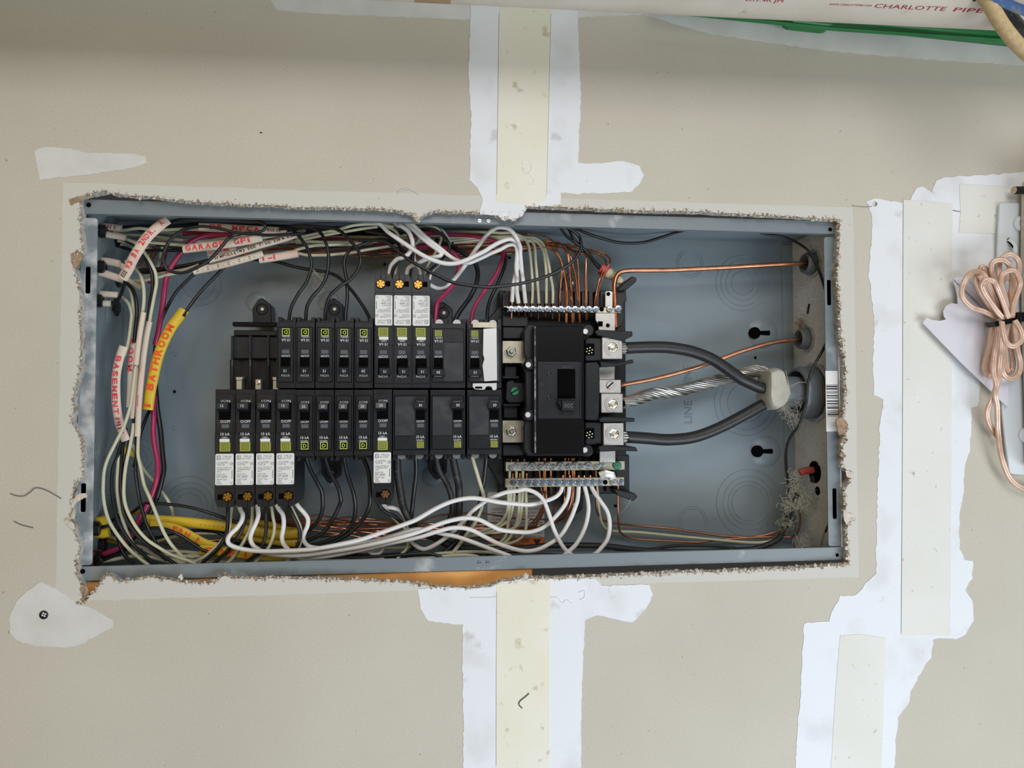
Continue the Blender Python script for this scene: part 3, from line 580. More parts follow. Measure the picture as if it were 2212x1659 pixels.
for x, y, dn in ((566, 668, 1), (722, 668, 1), (958, 676, 1), (715, 1020, -1), (946, 1012, -1), (1234, 612, 1), (1240, 1090, -1)):
    s = [(x-19, y+34*dn), (x-21, y-2*dn), (x-9, y-21*dn), (x-1, y-25*dn), (x+19, y-9*dn), (x+21, y+34*dn)]
    mb = MB(); ppoly(mb, s if dn > 0 else s[::-1], 78, 98); e = obj('mounting_ear', mb, 'black', bi, bevel=.0008)
    mb = MB(); mb.ring(P(x, y, 78), (0, 1, 0), .0058, .0006, 24); obj('ring', mb, 'black_gloss', e, smooth=True)
    disc(P(x+1, y, 77.6), .0020, .0012, 'alum', 'screw', e)
    mb = MB(); k = PS(x, y, 105); c = P(x-12, y-16*dn, 105); mb.lathe(c, (0, -1, 0), [(24*k, 0), (19*k, .0014), (10*k, .002), (.0001, .0021)], 20); obj('boss_dome', mb, 'paint', enc, smooth=True, ang=60)
for s in ("1330,628 1366,596 1376,601 1374,609 1352,627", "1326,1056 1372,1066 1378,1073 1368,1083 1334,1070"):
    mb = MB(); ppoly(mb, s, 52, 95); obj('support_arm', mb, 'black_dull', bi, bevel=.0008)
for s in ("1042,700 1086,655 1092,690 1086,705", "1045,990 1084,1055 1090,1040 1086,985"):
    mb = MB(); ppoly(mb, s, 72, 100); obj('corner_gusset', mb, 'black_dull', bi, bevel=.0008)
# neutral side metal
for s, hs, lab in (("1307,630 1310,628 1321,628 1324,631 1324,664 1307,664", [(1314, 635)], 'tab'), ("1286,676 1330,676 1329,717 1293,717 1292,700 1286,692", [(1313, 703)], 'plate'), ("1294,790 1329,784 1328,822 1292,822", [], 'strap'), ("1295,960 1330,960 1330,1000 1295,1000", [], 'strap')):
    mb = MB(); ppoly(mb, s, 50, 52); o = obj('neutral_strap', mb, 'alum', bi, bevel=.0006)
    for x, y in hs: disc(P(x, y, 49.9), .0022, .0003, 'slot', 'hole', o)
mb = MB(); pbox(mb, 1292, 694, 1302, 705, 49.4, 49.9); obj('square_hole', mb, 'slot', bi)
mb = MB(); mb.tube([P(1296, 1027, 50), P(1308, 1023, 46), P(1322, 1026, 46), P(1324, 1036, 50)], .004, 8, flatten=.0008); obj('bent_tab', mb, 'alum_bright', bi, smooth=True)
# ------------------------------------------------------------------ breakers
U = PS(700, 840, 18)                       # one photo pixel at the breaker faces, in metres
CACHE = {}; M['screwslot'] = mat('screw_slot', (92, 98, 106), .5, .5)
def shared(key, fn):
    if key not in CACHE: CACHE[key] = fn()
    return CACHE[key]
def L(mb, x0, z0, x1, z1, y0, y1): return mb.box((x0*U, y0/1000, -z0*U), (x1*U, y1/1000, -z1*U))
def Lp(mb, pts, y0, y1): return mb.prism([(x*U, -z*U) for x, z in pts], y0/1000, y1/1000)
def Lt(mb, t, x, z, h, w=None, y=-.15, al='C'): return mb.text(t, (x*U, y/1000, -z*U), h*U, (1, 0, 0), (0, 0, 1), al, None if w is None else w*U)
def emblem_mesh(kind, s):
    mb = MB(); h = s/2
    def sq(r0, y, mi):
        mb.mi = mi; mb.add([(-r0*U, y, -r0*U), (r0*U, y, -r0*U), (r0*U, y, r0*U), (-r0*U, y, r0*U)], [(0, 1, 2, 3)])
    def frame(r0, r1, y, mi):
        mb.mi = mi
        for a, b, c, d in ((-r0, -r0, r0, -r1), (-r0, r1, r0, r0), (-r0, -r1, -r1, r1), (r1, -r1, r0, r1)): mb.add([(a*U, y, b*U), (c*U, y, b*U), (c*U, y, d*U), (a*U, y, d*U)], [(0, 1, 2, 3)])
    if kind == 'olive':
        mb.mi = 0; mb.box((-h*1.05*U, -.0004, -h*.95*U), (h*1.05*U, 0, h*.95*U)); frame(h*.66, h*.56, -.00045, 1)
        mb.mi = 1; mb.text('D', (0, -.00046, -h*.36*U), h*.72*U, align='C', width=h*.62*U)
        return mesh('emblem', mb, ['olive', 'olive_mark'])
    sq(h, -.0001, 1); frame(h, h*.8, -.00015, 0)
    mb.mi = 0; mb.text('D', (0, -.00016, -h*.5*U), h*1.0*U, align='C', width=h*.95*U, bold=.02)
    return mesh('emblem', mb, ['lime', 'slot'])
def emblem_o(kind, s, x, z, par, y=0):
    o = obj('emblem', shared(('emb', kind, s), lambda: emblem_mesh(kind, s)), None, par); o.location = (x*U, y/1000, -z*U); return o
def handle(par, x, z, wd, num, hood):
    k = ('handle', wd, hood)
    def f():
        mb = MB(); h = wd/2
        # lever: sloping top, tall nose
        pr = [(0, 0), (0, -4.4), (13, -5.8), (14.5, -5.6), (20, 0)]
        vs = []
        for sx in (-h, h): vs += [(sx*U, y/1000, -zz*U) for zz, y in pr]
        mb.add(vs, [(0, 1, 2, 3, 4)[::-1], (5, 6, 7, 8, 9)] + [(i, (i+1) % 5, 5+(i+1) % 5, 5+i) for i in range(5)])
        if hood: mb.box(((-h-2)*U, -.0058, -1*U), ((h+2)*U, -.0005, -15*U))
        return mesh('handle', mb, 'black', bevel=.0005)
    o = obj('handle', shared(k, f), None, par); o.location = (x*U, 0, -z*U)
    def g():
        mb = MB(); Lt(mb, num, 0, 9.8 if not hood else 10.5, 6, y=-6.0 if not hood else -6.1)
        ta = math.atan2(1.0, 12*U*1000) if not hood else 0
        for v in mb.v: v.y += 0 if hood else .0001
        return mesh('rating_mark', mb, 'print')
    t = obj('rating_mark', shared(('num', num, hood), g), None, o); return o
def body_mesh(wd, kind):
    mb = MB(); h = wd/2
    if kind == 'afci':
        Lp(mb, [(-h, 0), (h, 0), (h, 238), (h-3, 256), (-h+6, 256), (-h, 238)], .9, 56)
        L(mb, -h+2, 10, h-3, 96, 0, .9); L(mb, -h, 96, h-4, 136, -.3, .9)
        L(mb, -h+5, 128, h-2, 215, .2, .9); L(mb, -5, 240, -3.4, 257, .5, 1)
    else:
        L(mb, -h, 0, h, 146, 1.2, 52); L(mb, -h+2, 5, h-2, 9, .9, 1.3)
        L(mb, -h+4, 12, h-4, 134, 0, 1.3)
        for s in ((-1,) if wd < 60 else (-1, 1)): pass
        L(mb, -h+1, 146, h-1, 152, 8, 50)
        for x0 in ([0] if wd < 60 else [-20, 20]):
            L(mb, x0-19.5, 146, x0-11, 158, 6, 40); L(mb, x0+12, 146, x0+19.5, 158, 6, 40)
    return mesh('body', mb, 'black', bevel=.0006)
def groove(wd):
    mb = MB(); h = wd/2-3.2
    for q in ((-h, 13, h, 14), (-h, 133, h, 134), (-h, 14, -h+1, 133), (h-1, 14, h, 133), (-h, 103, h, 103.6)): L(mb, q[0], q[1], q[2], q[3], -.12, .05)
    return mesh('face_groove', mb, 'slot')
def slot_mesh(wd, z0, z1):
    mb = MB(); L(mb, -wd/2, z0, wd/2, z1, -.25, .3); return mesh('handle_slot', mb, 'slot')
def win(par, x, z, y=0, bright=False):
    def f():
        mb = MB(); L(mb, -8, -4.5, 8, 4.5, -.5, .2); return mesh('trip_window', mb, 'window', bevel=.0003)
    o = obj('trip_window', shared('win', f), None, par); o.location = (x*U, y/1000, -z*U); return o
def lines_afci(x):
    mb = MB()
    for t, z, h, w_ in (('I/ON', 28, 5, 19), ('O/OFF', 73, 6, 21), ('10 kA', 100.5, 6.4, 19), ('120V~', 107, 4, 14)): Lt(mb, t, x, z, h, w_, y=-.15 if z < 90 else -.45)
    return mesh('face_print', mb, 'print')
def lines_std(x):
    mb = MB()
    for t, z, h, w_ in (('I/ON', 30, 5, 17), ('O/OFF', 73, 6, 18), ('10 kA', 108.5, 6.2, 18), ('120/240V~', 114.5, 3.4, 18)): Lt(mb, t, x, z, h, w_)
    return mesh('face_print', mb, 'print')
def sticker(par, dark):
    def f():
        mb = MB(); mb.prism(rrect(-19*U, 19*U, -208*U, -140*U, 3*U), -.0000, .0004); return mesh('label_sticker', mb, 'sticker')
    s = obj('label_sticker', shared('stk', f), None, par)
    def g():
        mb = MB(); y = -.1
        for t, x, z, h, w_ in (('TYPE QO', -3, 148, 3.8, 18), ('QO115CAFI', -6, 152.3, 3, 18), ('LISTED', -7, 161, 3.8, 15), ('C.B.', -7, 165.5, 3.6, 8), ('ALSO LISTED AS', -16, 172, 3, 31), ('COMBINATION', -16, 176, 3, 27), ('AFCI', -16, 180.3, 3, 9), ('ISSUE NO.', -16, 186, 3, 19), ('DP-3640', -16, 192, 5, 22), ('HACR Type', -16, 197, 3.4, 21), ('60Hz', -16, 200.5, 2.8, 8), ('Al/Cu', -16, 204, 2.8, 9), ('NOTE C', -16, 207, 2.6, 13), ('UL', -13.5, 163.4, 2.6, 4), ('SP', 13.0, 163.4, 3, 4.5)):
            Lt(mb, t, x, z, h, w_, y, 'L')
        for x, r in ((-11.6, 4), (15, 3.6)): mb.lathe((x*U, y/1000, -162*U), (0, -1, 0), [(r*U, 0), (r*U*.84, .00001)], 20, False)
        for a, b in ((0, 0), (0, 0)): pass
        for q in ((-16, 144, -15.2, 153), (-8.8, 144, -8, 153), (-16, 144, -8, 144.8), (-16, 152.2, -8, 153), (13, 201, 13.5, 205.5), (17, 201, 17.5, 205.5), (13, 201, 17.5, 201.5), (13, 205, 17.5, 205.5), (15.5, 176, 16.7, 194)): L(mb, q[0], q[1], q[2], q[3], y, y+.02)
        Lt(mb, 'D', -12, 151, 5.2, 5, y)
        return mesh('label_print', mb, 'dark_print' if dark else 'grey_print')
    obj('label_print', shared(('stkp', dark), g), None, s)
def screw_mesh():
    mb = MB(); r = .0041; y = 0
    for i in range(6):
        a0 = 2*PI*i/6+.12; a1 = 2*PI*(i+1)/6-.12; pts = []
        for a in [a0+(a1-a0)*q/4 for q in range(5)]: pts.append((r*math.cos(a), r*math.sin(a)))
        for a in [a1+(a0-a1)*q/4 for q in range(5)]: pts.append((r*.42*math.cos(a), r*.42*math.sin(a)))
        mb.prism(pts, -.0010, .0004)
    mb.cyl((0, 0, 0), (0, -1, 0), r*.5, .0004, 12)
    return mesh('terminal_screw', mb, 'brass')
def afci(cx, rating, flip, lab, group, cop=False, dark=False):
    t = thing('breaker_with_label', lab, 'breaker', P(cx, 838 if flip else 841, 18), group, (0, PI, 0) if flip else None)
    obj('body', shared('b_afci', lambda: body_mesh(41.6, 'afci')), None, t)
    obj('handle_slot', shared('s_af', lambda: slot_mesh(25, 30, 66)), None, t)
    h = handle(t, -3, 29, 24, rating, False)
    win(t, 1, 80); obj('face_print', shared('p_af', lambda: lines_afci(1)), None, t)
    def bt():
        mb = MB(); L(mb, -10.5, 107.5, 10.5, 114.5, -1.2, 0); return mesh('test_button', mb, 'button', bevel=.0004)
    obj('test_button', shared('btn', bt), None, t); emblem_o('olive', 21, 1, 125, t, -.3)
    sticker(t, dark)
    def hole():
        mb = MB(); mb.cyl((7*U, .00085, -233*U), (0, -1, 0), .0050, .0001, 16); L(mb, -14, 228, -4, 240, .8, .95); L(mb, 6.4, 240, 7.6, 256, .78, .95); return mesh('screw_recess', mb, 'slot')
    obj('screw_recess', shared('srec', hole), None, t)
    s = obj('terminal_screw', shared('tscrew', screw_mesh) if not cop else shared('tscrewc', lambda: (lambda m: (m.materials.clear(), m.materials.append(M['copperscrew']), m)[2])(screw_mesh().copy())), None, t)
    s.location = (7*U, .0005, -233*U); s.rotation_euler = (0, random.uniform(0, 3), 0); return t
def plain(cx, rating, flip, lab, group):
    t = thing('breaker', lab, 'breaker', P(cx, 838 if flip else 842, 18), group, (0, PI, 0) if flip else None)
    obj('body', shared('b_std', lambda: body_mesh(40.6, 'std')), None, t)
    obj('face_groove', shared('grs', lambda: groove(40.6)), None, t); obj('handle_slot', shared('s_st', lambda: slot_mesh(21, 30, 68)), None, t)
    handle(t, -1, 30, 20, rating, False); win(t, 0, 80); obj('face_print', shared('p_st', lambda: lines_std(0)), None, t); emblem_o('lime', 16, 0, 123, t); return t
def double(cx, rating, flip, lab, group):
    t = thing('double_breaker', lab, 'breaker', P(cx, 838 if flip else 842, 18), group, (0, PI, 0) if flip else None)
    obj('body', shared('b_dbl', lambda: body_mesh(78, 'std')), None, t); xo = 22; obj('face_groove', shared('grd', lambda: groove(78)), None, t)
    o = obj('handle_slot', shared('s_st', lambda: slot_mesh(21, 30, 68)), None, t); o.location = (xo*U, 0, 0)
    handle(t, xo, 27, 25, rating, True); win(t, xo, 80)
    o = obj('face_print', shared('p_st', lambda: lines_std(0)), None, t); o.location = (xo*U, 0, 0); emblem_o('olive', 15, xo, 123, t)
    def pn():
        mb = MB(); L(mb, -34, 16, 9, 102, -.1, .2); return mesh('worn_face', mb, mat('scuffed_grey_plastic', (46, 47, 50), .4, rgb2=(72, 74, 74), vscale=60, thr=(.45, .8)))
    obj('worn_face', shared('p_dbl', pn), None, t)
    def us():
        mb = MB()
        for x in (-20, 20): mb.cyl((x*U, .006, -147*U), (0, -1, 0), .0042, .001, 14)
        return mesh('terminal', mb, 'zinc')
    obj('terminal', shared('us', us), None, t); return t
ORD = ['leftmost', 'second from left', 'third from left', 'fourth from left', 'fifth from left', 'sixth from left', 'seventh from left', 'eighth from left', 'ninth from left', 'tenth from left', 'eleventh from left', 'twelfth from left', 'thirteenth from left', 'fourteenth from left', 'fifteenth from left', 'sixteenth from left']
for i, (x, r) in enumerate(((616.5, '15'), (658, '15'), (701, '15'), (743, '15'), (785, '20'))):
    plain(x, r, True, 'plain black single breaker marked %s, %s in the upper row' % (r, ORD[i]), 'single breakers in the upper row')
for i, x in enumerate((828.5, 869, 909.5)):
    afci(x, '15', True, 'long breaker with upside-down white label, %s of the upper three' % ('leftmost', 'middle', 'rightmost')[i], 'labelled breakers in the upper row')
double(968, '30', True, 'black double breaker marked 30 in the upper row, red and black wires above', 'double breakers')
double(1046.5, '15', True, 'black double breaker marked 15 behind the bright metal clip', 'double breakers')
for i, x in enumerate((486.5, 530, 574, 617.5)):
    afci(x, '15', False, 'long breaker marked 15 with white label, %s of the lower left four' % ('leftmost', 'second from left', 'third from left', 'rightmost')[i], 'labelled breakers in the lower row')
for i, x in enumerate((659, 700.5, 743, 785)):
    plain(x, '20', False, 'plain black single breaker marked 20 in the lower row, %s of four' % ('leftmost', 'second', 'third', 'rightmost')[i], 'single breakers in the lower row')
afci(826.5, '20', False, 'long breaker marked 20 with white label and copper screw, standing alone in the lower row', 'labelled breakers in the lower row', True, True)
for x, r, w_ in ((887, '30', 'marked 30 right of the lone labelled breaker, lower row'), (967.5, '30', 'marked 30, middle of the lower three doubles'), (1046.5, '20', 'marked 20 at the right end of the lower row')):
    double(x, r, False, 'black double breaker '+w_, 'double breakers')
# retaining clip
rc = thing('retaining_clip', 'bright bent metal retaining clip over the upper right double breaker', 'clip', P(1058, 766, 14))
mb = MB(); ppoly(mb, "1044,710 1073,708 1074,822 1046,824 1042,790 1044,782 1046,775 1043,765", 12, 13.4); obj('strap', mb, 'alum_bright', rc, bevel=.0004)
mb = MB(); mb.prism(rrect(P(1021, 708, 17).x, P(1073, 708, 17).x, P(1040, 708, 17).z, P(1040, 696, 17).z, .0015, corners=(0, 1, 1, 0)), .0165, .0175); obj('upper_tab', mb, 'yzinc', rc, bevel=.0002)
mb = MB(); ppoly(mb, "1021,828 1073,827 1073,840 1070,843 1064,843 1062,836 1055,834 1049,836 1048,841 1042,842 1026,841 1021,836", 16, 17); o = obj('lower_tab', mb, 'alum_bright', rc, bevel=.0003)
mb = MB(); mb.prism(rrect(P(1026, 838, 15.9).x, P(1042, 838, 15.9).x, P(1030, 839.5, 15.9).z, P(1030, 835, 15.9).z, .0009), .0159, .0161); obj('slot', mb, 'slot', o)
# ------------------------------------------------------------------ main breaker
mk = thing('main_breaker', 'large black 200 amp main breaker with its handle down', 'breaker', P(1205, 843, 40))
mb = MB(); ppoly(mb, "1140,700 1262,700 1275,706 1275,726 1262,732 1262,960 1275,966 1274,980 1262,985 1140,985 1131,970 1131,920 1136,905 1128,896 1136,880 1134,805 1128,790 1136,775 1131,760 1131,715", 22, 80); obj('body', mb, 'black', mk, bevel=.0012)
mb = MB(); ppoly(mb, "1152,703 1262,703 1262,980 1152,982 1150,975 1150,710", 15, 22.5); cv = obj('cover', mb, 'black_gloss', mk, bevel=.0012)
mb = MB(); pbox(mb, 1154, 705, 1158, 978, 14.7, 15.2); obj('scuffed_edge', mb, mat('scuffed_edge', (150, 152, 154), .6, rgb2=(40, 40, 42), vscale=160, thr=(.4, .6)), cv)
mb = MB(); pbox(mb, 1162, 781, 1256, 904, 14.6, 15.2); pn = obj('recessed_panel', mb, 'black', cv, bevel=.0002)
mb = MB(); pbox(mb, 1162, 781, 1252, 787, 14.2, 14.7); pbox(mb, 1203, 861, 1246, 864, 13.5, 14.6); pbox(mb, 1252, 786, 1255, 900, 14.0, 14.6); pbox(mb, 1163, 823, 1178, 838, 14.2, 14.6); obj('ridge', mb, 'black_dull', pn, bevel=.0002)
mb = MB(); pbox(mb, 1204, 797, 1243, 862, 14.2, 14.6); obj('handle_window', mb, 'slot', pn)
mb = MB(); pbox(mb, 1213, 864, 1243, 888, 6, 15); ppoly(mb, "1204,866 1213,864 1213,888", 8, 15); hd = obj('handle', mb, 'black', mk, bevel=.0008)
k = PS(1228, 876, 6)
mb = MB(); mb.text('200', P(1228, 872, 5.85), 9*k, (-1, 0, 0), (0, 0, -1), 'C', 19*k); obj('rating_mark', mb, 'grey_print', hd)
mb = MB(); mb.text('OFF', P(1224, 790.5, 14.1), 5*k, (-1, 0, 0), (0, 0, -1), 'C', 22*k); mb.text('ON', P(1224, 890, 14.1), 4.5*k, (-1, 0, 0), (0, 0, -1), 'C', 14*k); obj('face_print', mb, mat('faint_print', (74, 76, 78), .5), pn)
for x, y in ((1186, 808), (1186, 859)):
    mb = MB(); mb.ring(P(x, y, 14.5), (0, 1, 0), .0014, .0004, 14, 5); obj('stud_ring', mb, 'black_gloss', pn, smooth=True)
for x, y in ((1141, 788), (1140, 896), (1264, 716), (1263, 972)):
    e = MB(); e.lathe(P(x, y, 30), (0, -1, 0), [(.0062, 0), (.0062, .012), (.0052, .0135)], 20); eo = obj('screw_boss', e, 'black', mk, smooth=True, ang=30)
    disc(P(x, y, 16.6), .0029, .0012, 'alum_bright', 'cover_screw', eo)
for y0, y1 in ((729, 780), (912, 960)):
    mb = MB(); pbox(mb, 1264, y0, 1300, y1, 30, 80); o = obj('terminal_housing', mb, 'black', mk, bevel=.001)
    mb = MB(); pbox(mb, 1265, y0+13, 1284, y1-12, 29.6, 30.1); obj('pocket', mb, 'slot', o)
    c = P(1273, (y0+y1)/2+3, 29); mb = MB(); mb.ico(c, .0012, 1, 0)
    for i in range(6): a = i*PI/3+.3; mb.ico(c+Vector((math.cos(a)*.0032, 0, math.sin(a)*.0032)), .0011, 1, 0)
    obj('star_screw', mb, 'yzinc', o, smooth=True)
mb = MB(); ppoly(mb, "1264,783 1290,781 1297,790 1294,800 1296,820 1294,900 1297,906 1290,909 1264,907", 28, 80); obj('centre_block', mb, 'black', mk, bevel=.001)
for s in ("1284,716 1292,712 1366,716 1367,726 1346,736 1290,724", "1296,781 1332,785 1367,776 1369,784 1340,790 1298,792", "1294,904 1304,900 1371,903 1371,911 1304,912 1296,912", "1292,966 1300,962 1374,966 1378,975 1340,974 1296,976"):
    mb = MB(); ppoly(mb, s, 24, 60); obj('barrier', mb, 'black_dull', mk, bevel=.0006)
def lug(par, x0, y0, x1, y1, c, r, nm='lug', d0=27):
    mb = MB(); pbox(mb, x0, y0, x1, y1, d0, d0+26); o = obj(nm, mb, 'alum', par, bevel=.0007); k = PS(c[0], c[1], d0)
    mb = MB(); cc = P(c[0], c[1], d0-.02)
    mb.lathe(cc, (0, -1, 0), [(r*1.05*k, 0), (r*1.02*k, .0006), (r*.9*k, .0006), (r*.88*k, .0002), (r*.82*k, .0002), (r*.80*k, .0009), (r*.62*k, .0009), (r*.58*k, .0002)], 32, False); obj('set_screw', mb, 'alum', o, smooth=True, ang=30)
    mb = MB(); mb.lathe(cc, (0, -1, 0), [(r*.6*k, .0004), (r*.36*k, -.00005), (.0001, .0001)], 6, False); mb.lathe(cc+Vector((.0005, 0, -.0008)), (0, -1, 0), [(r*.34*k, .00025), (.0001, .0006)], 14, False); obj('socket', mb, 'yzinc', o)
    return o
lug(mk, 1300, 727.5, 1345, 776, (1323, 750.5), 17.5); lug(mk, 1303, 913, 1348, 963, (1326, 937), 17.5)
nl = thing('neutral_lug', 'silver lug block in the middle clamping the bare aluminium cable', 'lug', P(1322, 870, 50)); lug(nl, 1298, 850, 1346, 892.5, (1323.5, 873), 17, 'block', 34)
gl = thing('ground_lug', 'small silver lug with a slotted screw above the middle lug', 'lug', P(1318, 833, 50))
mb = MB(); pbox(mb, 1294, 819.5, 1342, 849, 34, 58); obj('block', mb, 'alum', gl, bevel=.0007)
o = disc(P(1318, 832, 34), .0044, .0012, 'alum', 'slotted_screw', gl); mb = MB(); c = P(1318, 832, 32.5); mb.add([c+Vector((-.0038, 0, -.0026)), c+Vector((-.003, 0, -.0036)), c+Vector((.0038, 0, .0026)), c+Vector((.003, 0, .0036))], [(0, 1, 2, 3)]); obj('slot', mb, 'slot', o)
for y0, y1, cy, lab in ((736, 785, 759.5, 'upper'), (908, 956, 931, 'lower')):
    mb = MB(); pbox(mb, 1085, y0, 1134, y1, 38, 41); o = obj('connector_plate', mb, 'yzinc', mk, bevel=.0005); c = P(1103.5, cy, 38)
    mb = MB(); mb.lathe(c, (0, -1, 0), [(.0068, 0), (.0068, .0012)], 24); obj('washer', mb, 'yzinc', o, smooth=True, ang=30)
    mb = MB(); mb.lathe(c, (0, -1, 0), [(.0056, .001), (.0056, .0045), (.0046, .0052)], 6); obj('hex_nut', mb, 'yzinc', o, bevel=.0002)
    mb = MB(); mb.lathe(c, (0, -1, 0), [(.0026, .004), (.0026, .009), (.002, .0098)], 14); obj('stud', mb, 'zinc', o, smooth=True, ang=30)
mb = MB(); ppoly(mb, "1094,824 1108,820 1112,826 1130,826 1134,862 1128,870 1098,870 1092,862", 40, 75); o = obj('mounting_boss', mb, 'black', mk, bevel=.001)
o = disc(P(1112, 845, 40), .0046, .0014, 'greenscrew', 'slotted_screw', o); mb = MB(); c = P(1112, 845, 38.4); mb.add([c+Vector((-.0042, 0, -.0018)), c+Vector((-.0038, 0, -.0028)), c+Vector((.0042, 0, .0018)), c+Vector((.0038, 0, .0028))], [(0, 1, 2, 3)]); obj('slot', mb, 'slot', o)
for x0, y0, x1, y1, d in ((1086, 706, 1130, 732, 52), (1090, 790, 1116, 815, 50), (1088, 875, 1118, 903, 50), (1086, 960, 1130, 984, 52), (1086, 812, 1122, 818, 42), (1086, 872, 1124, 877, 42)):
    mb = MB(); pbox(mb, x0, y0, x1, y1, d, 78); obj('side_rib', mb, 'black', mk, bevel=.0007)
# ------------------------------------------------------------------ terminal bars
def bar(x0, y0, x1, y1, scr, lab, d=50):
    t = thing('terminal_bar', lab, 'terminal bar', P((x0+x1)/2, (y0+y1)/2, d))
    mb = MB(); pbox(mb, x0, y0, x1, y1, d, d+9); obj('bar', mb, 'yzinc', t, bevel=.0004)
    for i, (x, y, m_, r) in enumerate(scr):
        c = P(x, y, d)
        if m_ == 'hole': disc(c, .0026, .0002, 'slot', 'screw_hole', t); continue
        def f():
            q = MB(); q.lathe((0, 0, 0), (0, -1, 0), [(.0036, 0), (.0037, .0014), (.0031, .0022), (.0012, .0023)], 16)
            return mesh('terminal_screw', q, m_, smooth=True, ang=30)
        o = obj('terminal_screw', shared(('ts', m_), f), None, t); o.location = mw(t).inverted() @ c; o.scale = (r, 1, r); a = random.uniform(0, 3)
        def g():
            q = MB()
            for w_, l_ in ((.00036, .0026), (.0016, .00036)): q.box((-l_, -.00236, -w_), (l_, -.0022, w_))
            return mesh('cross_slot', q, 'screwslot')
        s = obj('cross_slot', shared('cs', g), None, o); s.rotation_euler = (0, a, 0)
    return t
bar(1088.6, 661, 1341, 676.5, [(1092, 668.5, 'hole', 1)] + [(x, 668, 'screwblue', 1) for x in (1104, 1120.4, 1135.6, 1150.8, 1165.7, 1181, 1196.4, 1211.5, 1226.7, 1241.7, 1257.4, 1271.8, 1286.3)] + [(1299.5, 668, 'hole', 1), (1316.4, 668, 'zinc', 1), (1334.5, 667, 'screwblue', 1.1)], 'silver terminal bar above the main breaker', 50)
k_ = lambda x, y: (1050+x/4.1475, 680+y/4.1475)
bar(1092, 998, 1350, 1015, [k_(x, y)+('zinc', r) for x, y, r in ((228,1368,.95),(285,1343,.95),(345,1368,.95),(412,1352,1.15),(487,1365,.95),(545,1343,.95),(600,1368,.95),(665,1352,1.15),(740,1363,.95),(797,1343,.95),(855,1363,.95),(915,1350,1.15),(990,1363,.95),(1043,1340,.95))] + [k_(1172, 1350)+('greenscrew', 1.3)], 'silver terminal bar with a green screw right below the main breaker', 52)
bar(1091.5, 1034, 1348.5, 1049.5, [k_(x, 1500)+('screwblue', 1) for x in (247,310,378,440,505,572,635,700,762,825,890,952,1018)] + [k_(1068, 1500)+('hole', 1), k_(1138, 1500)+('zinc', 1.05), k_(1207, 1500)+('screwblue', 1)], 'lowest silver terminal bar, white wires leaving below it', 50)
# ------------------------------------------------------------------ wires
NM = {'K': 'black_wire', 'Kd': 'black_cable', 'C': 'cream_wire', 'W': 'white_wire', 'R': 'red_wire', 'U': 'copper_wire', 'Ub': 'copper_wire'}
def w(m_, r, lab, s, d, group=None, n=8, tip=None, name=None):
    mb = MB(); pts = path(s, d); mb.tube(pts, r/1000, n); e, e0 = pts[-1].copy(), pts[-2].copy()
    o = single(name or NM[m_], mb, m_, lab, 'wire', group, smooth=True, ang=60)
    if tip:
        q = MB(); q.tube([e-(e-e0).normalized()*.002, e.lerp(P(*tip), .5), P(*tip)], r/1000*.5, 6); obj('bare_end', q, 'U', o, smooth=True)
    return o
K, C, W, R, U = 'K', 'C', 'W', 'R', 'U'
kr, cr, wr, ur = 1.75, 1.7, 2.35, .95
# --- five single breakers, upper row
g = 'black wires to the upper single breakers'
w(K, kr, 'black wire into the leftmost upper single breaker', "604,495 620,494 637,501 661,531 669,552 673,568 671,585 661,611 647,631 637,648 628,668 623,700", [50, 40, 36, 34], g)
w(K, kr, 'black wire into the second upper single breaker, curving right of the first', "606,497 622,493 665,491 682,495 694,505 702,520 708,539 710,562 708,584 704,600 693,620 678,637 668,652 662,668 660,700", [52, 42, 34, 34], g)
w(K, kr, 'black wire into the third upper single breaker, making the right side of the crossed loop', "630,488 654,488 687,490 719,493 736,500 752,515 766,531 776,546 779,560 777,574 769,589 756,604 741,614 725,626 713,639 706,656 703,675 702,700", [50, 40, 32, 32, 34], g)
w(K, kr, 'black wire into the fourth upper single breaker, making the left side of the crossed loop', "870,541 850,525 835,518 817,517 795,523 774,531 760,537 749,549 744,562 744,579 748,601 750,623 750,648 747,675 746,700", [70, 52, 42, 40, 34], g)
w(K, kr, 'black wire sweeping low from the sheaths to the fifth upper single breaker', "530,560 556,561 595,565 631,575 667,582 710,589 734,601 754,621 771,642 787,666 797,685 800,700", [72, 66, 52, 36], g)
# --- big black loop and the wires between the sheaths
w(K, 1.6, 'thin black wire looping in a big oval behind the handwritten sheaths', "330,488 350,484 372,478 400,472 432,470 465,470 505,472 530,474 553,477 570,484 573,493 563,500 541,505 508,502 476,494 440,489 417,491 391,499 371,515 358,535 353,553 355,570 363,583 381,589 400,588 427,577 454,560 476,536 492,517 508,507 540,504 580,508 650,505", [44, 26, 20, 20, 22, 24, 26, 40])
g = 'black wires from the sheath ends down the left'
w(K, kr, 'black wire running down-left from the dotted sheath behind the yellow sheath', "430,583 419,592 400,610 383,628 369,649 359,669 349,691 342,716 335,750 332,800 330,850 326,878 316,902 307,926 302,944 297,975 290,1010", [60, 66, 76, 70, 60], g)
w(K, kr, 'black wire entering the top end of the yellow sheath', "500,562 482,580 467,595 448,614 431,633 415,654 402,672 396,684", [62, 60, 50], g)
for i, (s, d, c_) in enumerate((("301,584 337,581 374,577 417,570 439,565 470,556", [70, 60], K), ("301,588 340,588 380,582 420,575 450,566", [74, 62], K), ("290,606 308,606 337,600 366,593 390,588 420,582 445,576", [66, 56], C), ("300,600 330,594 360,589 400,582 430,572", [72, 60], C))):
    w(c_, kr, ('upper of two black wires', 'lower of two black wires', 'lower cream wire', 'upper cream wire')[i]+' running from the middle stubs into the dotted sheath', s, d)
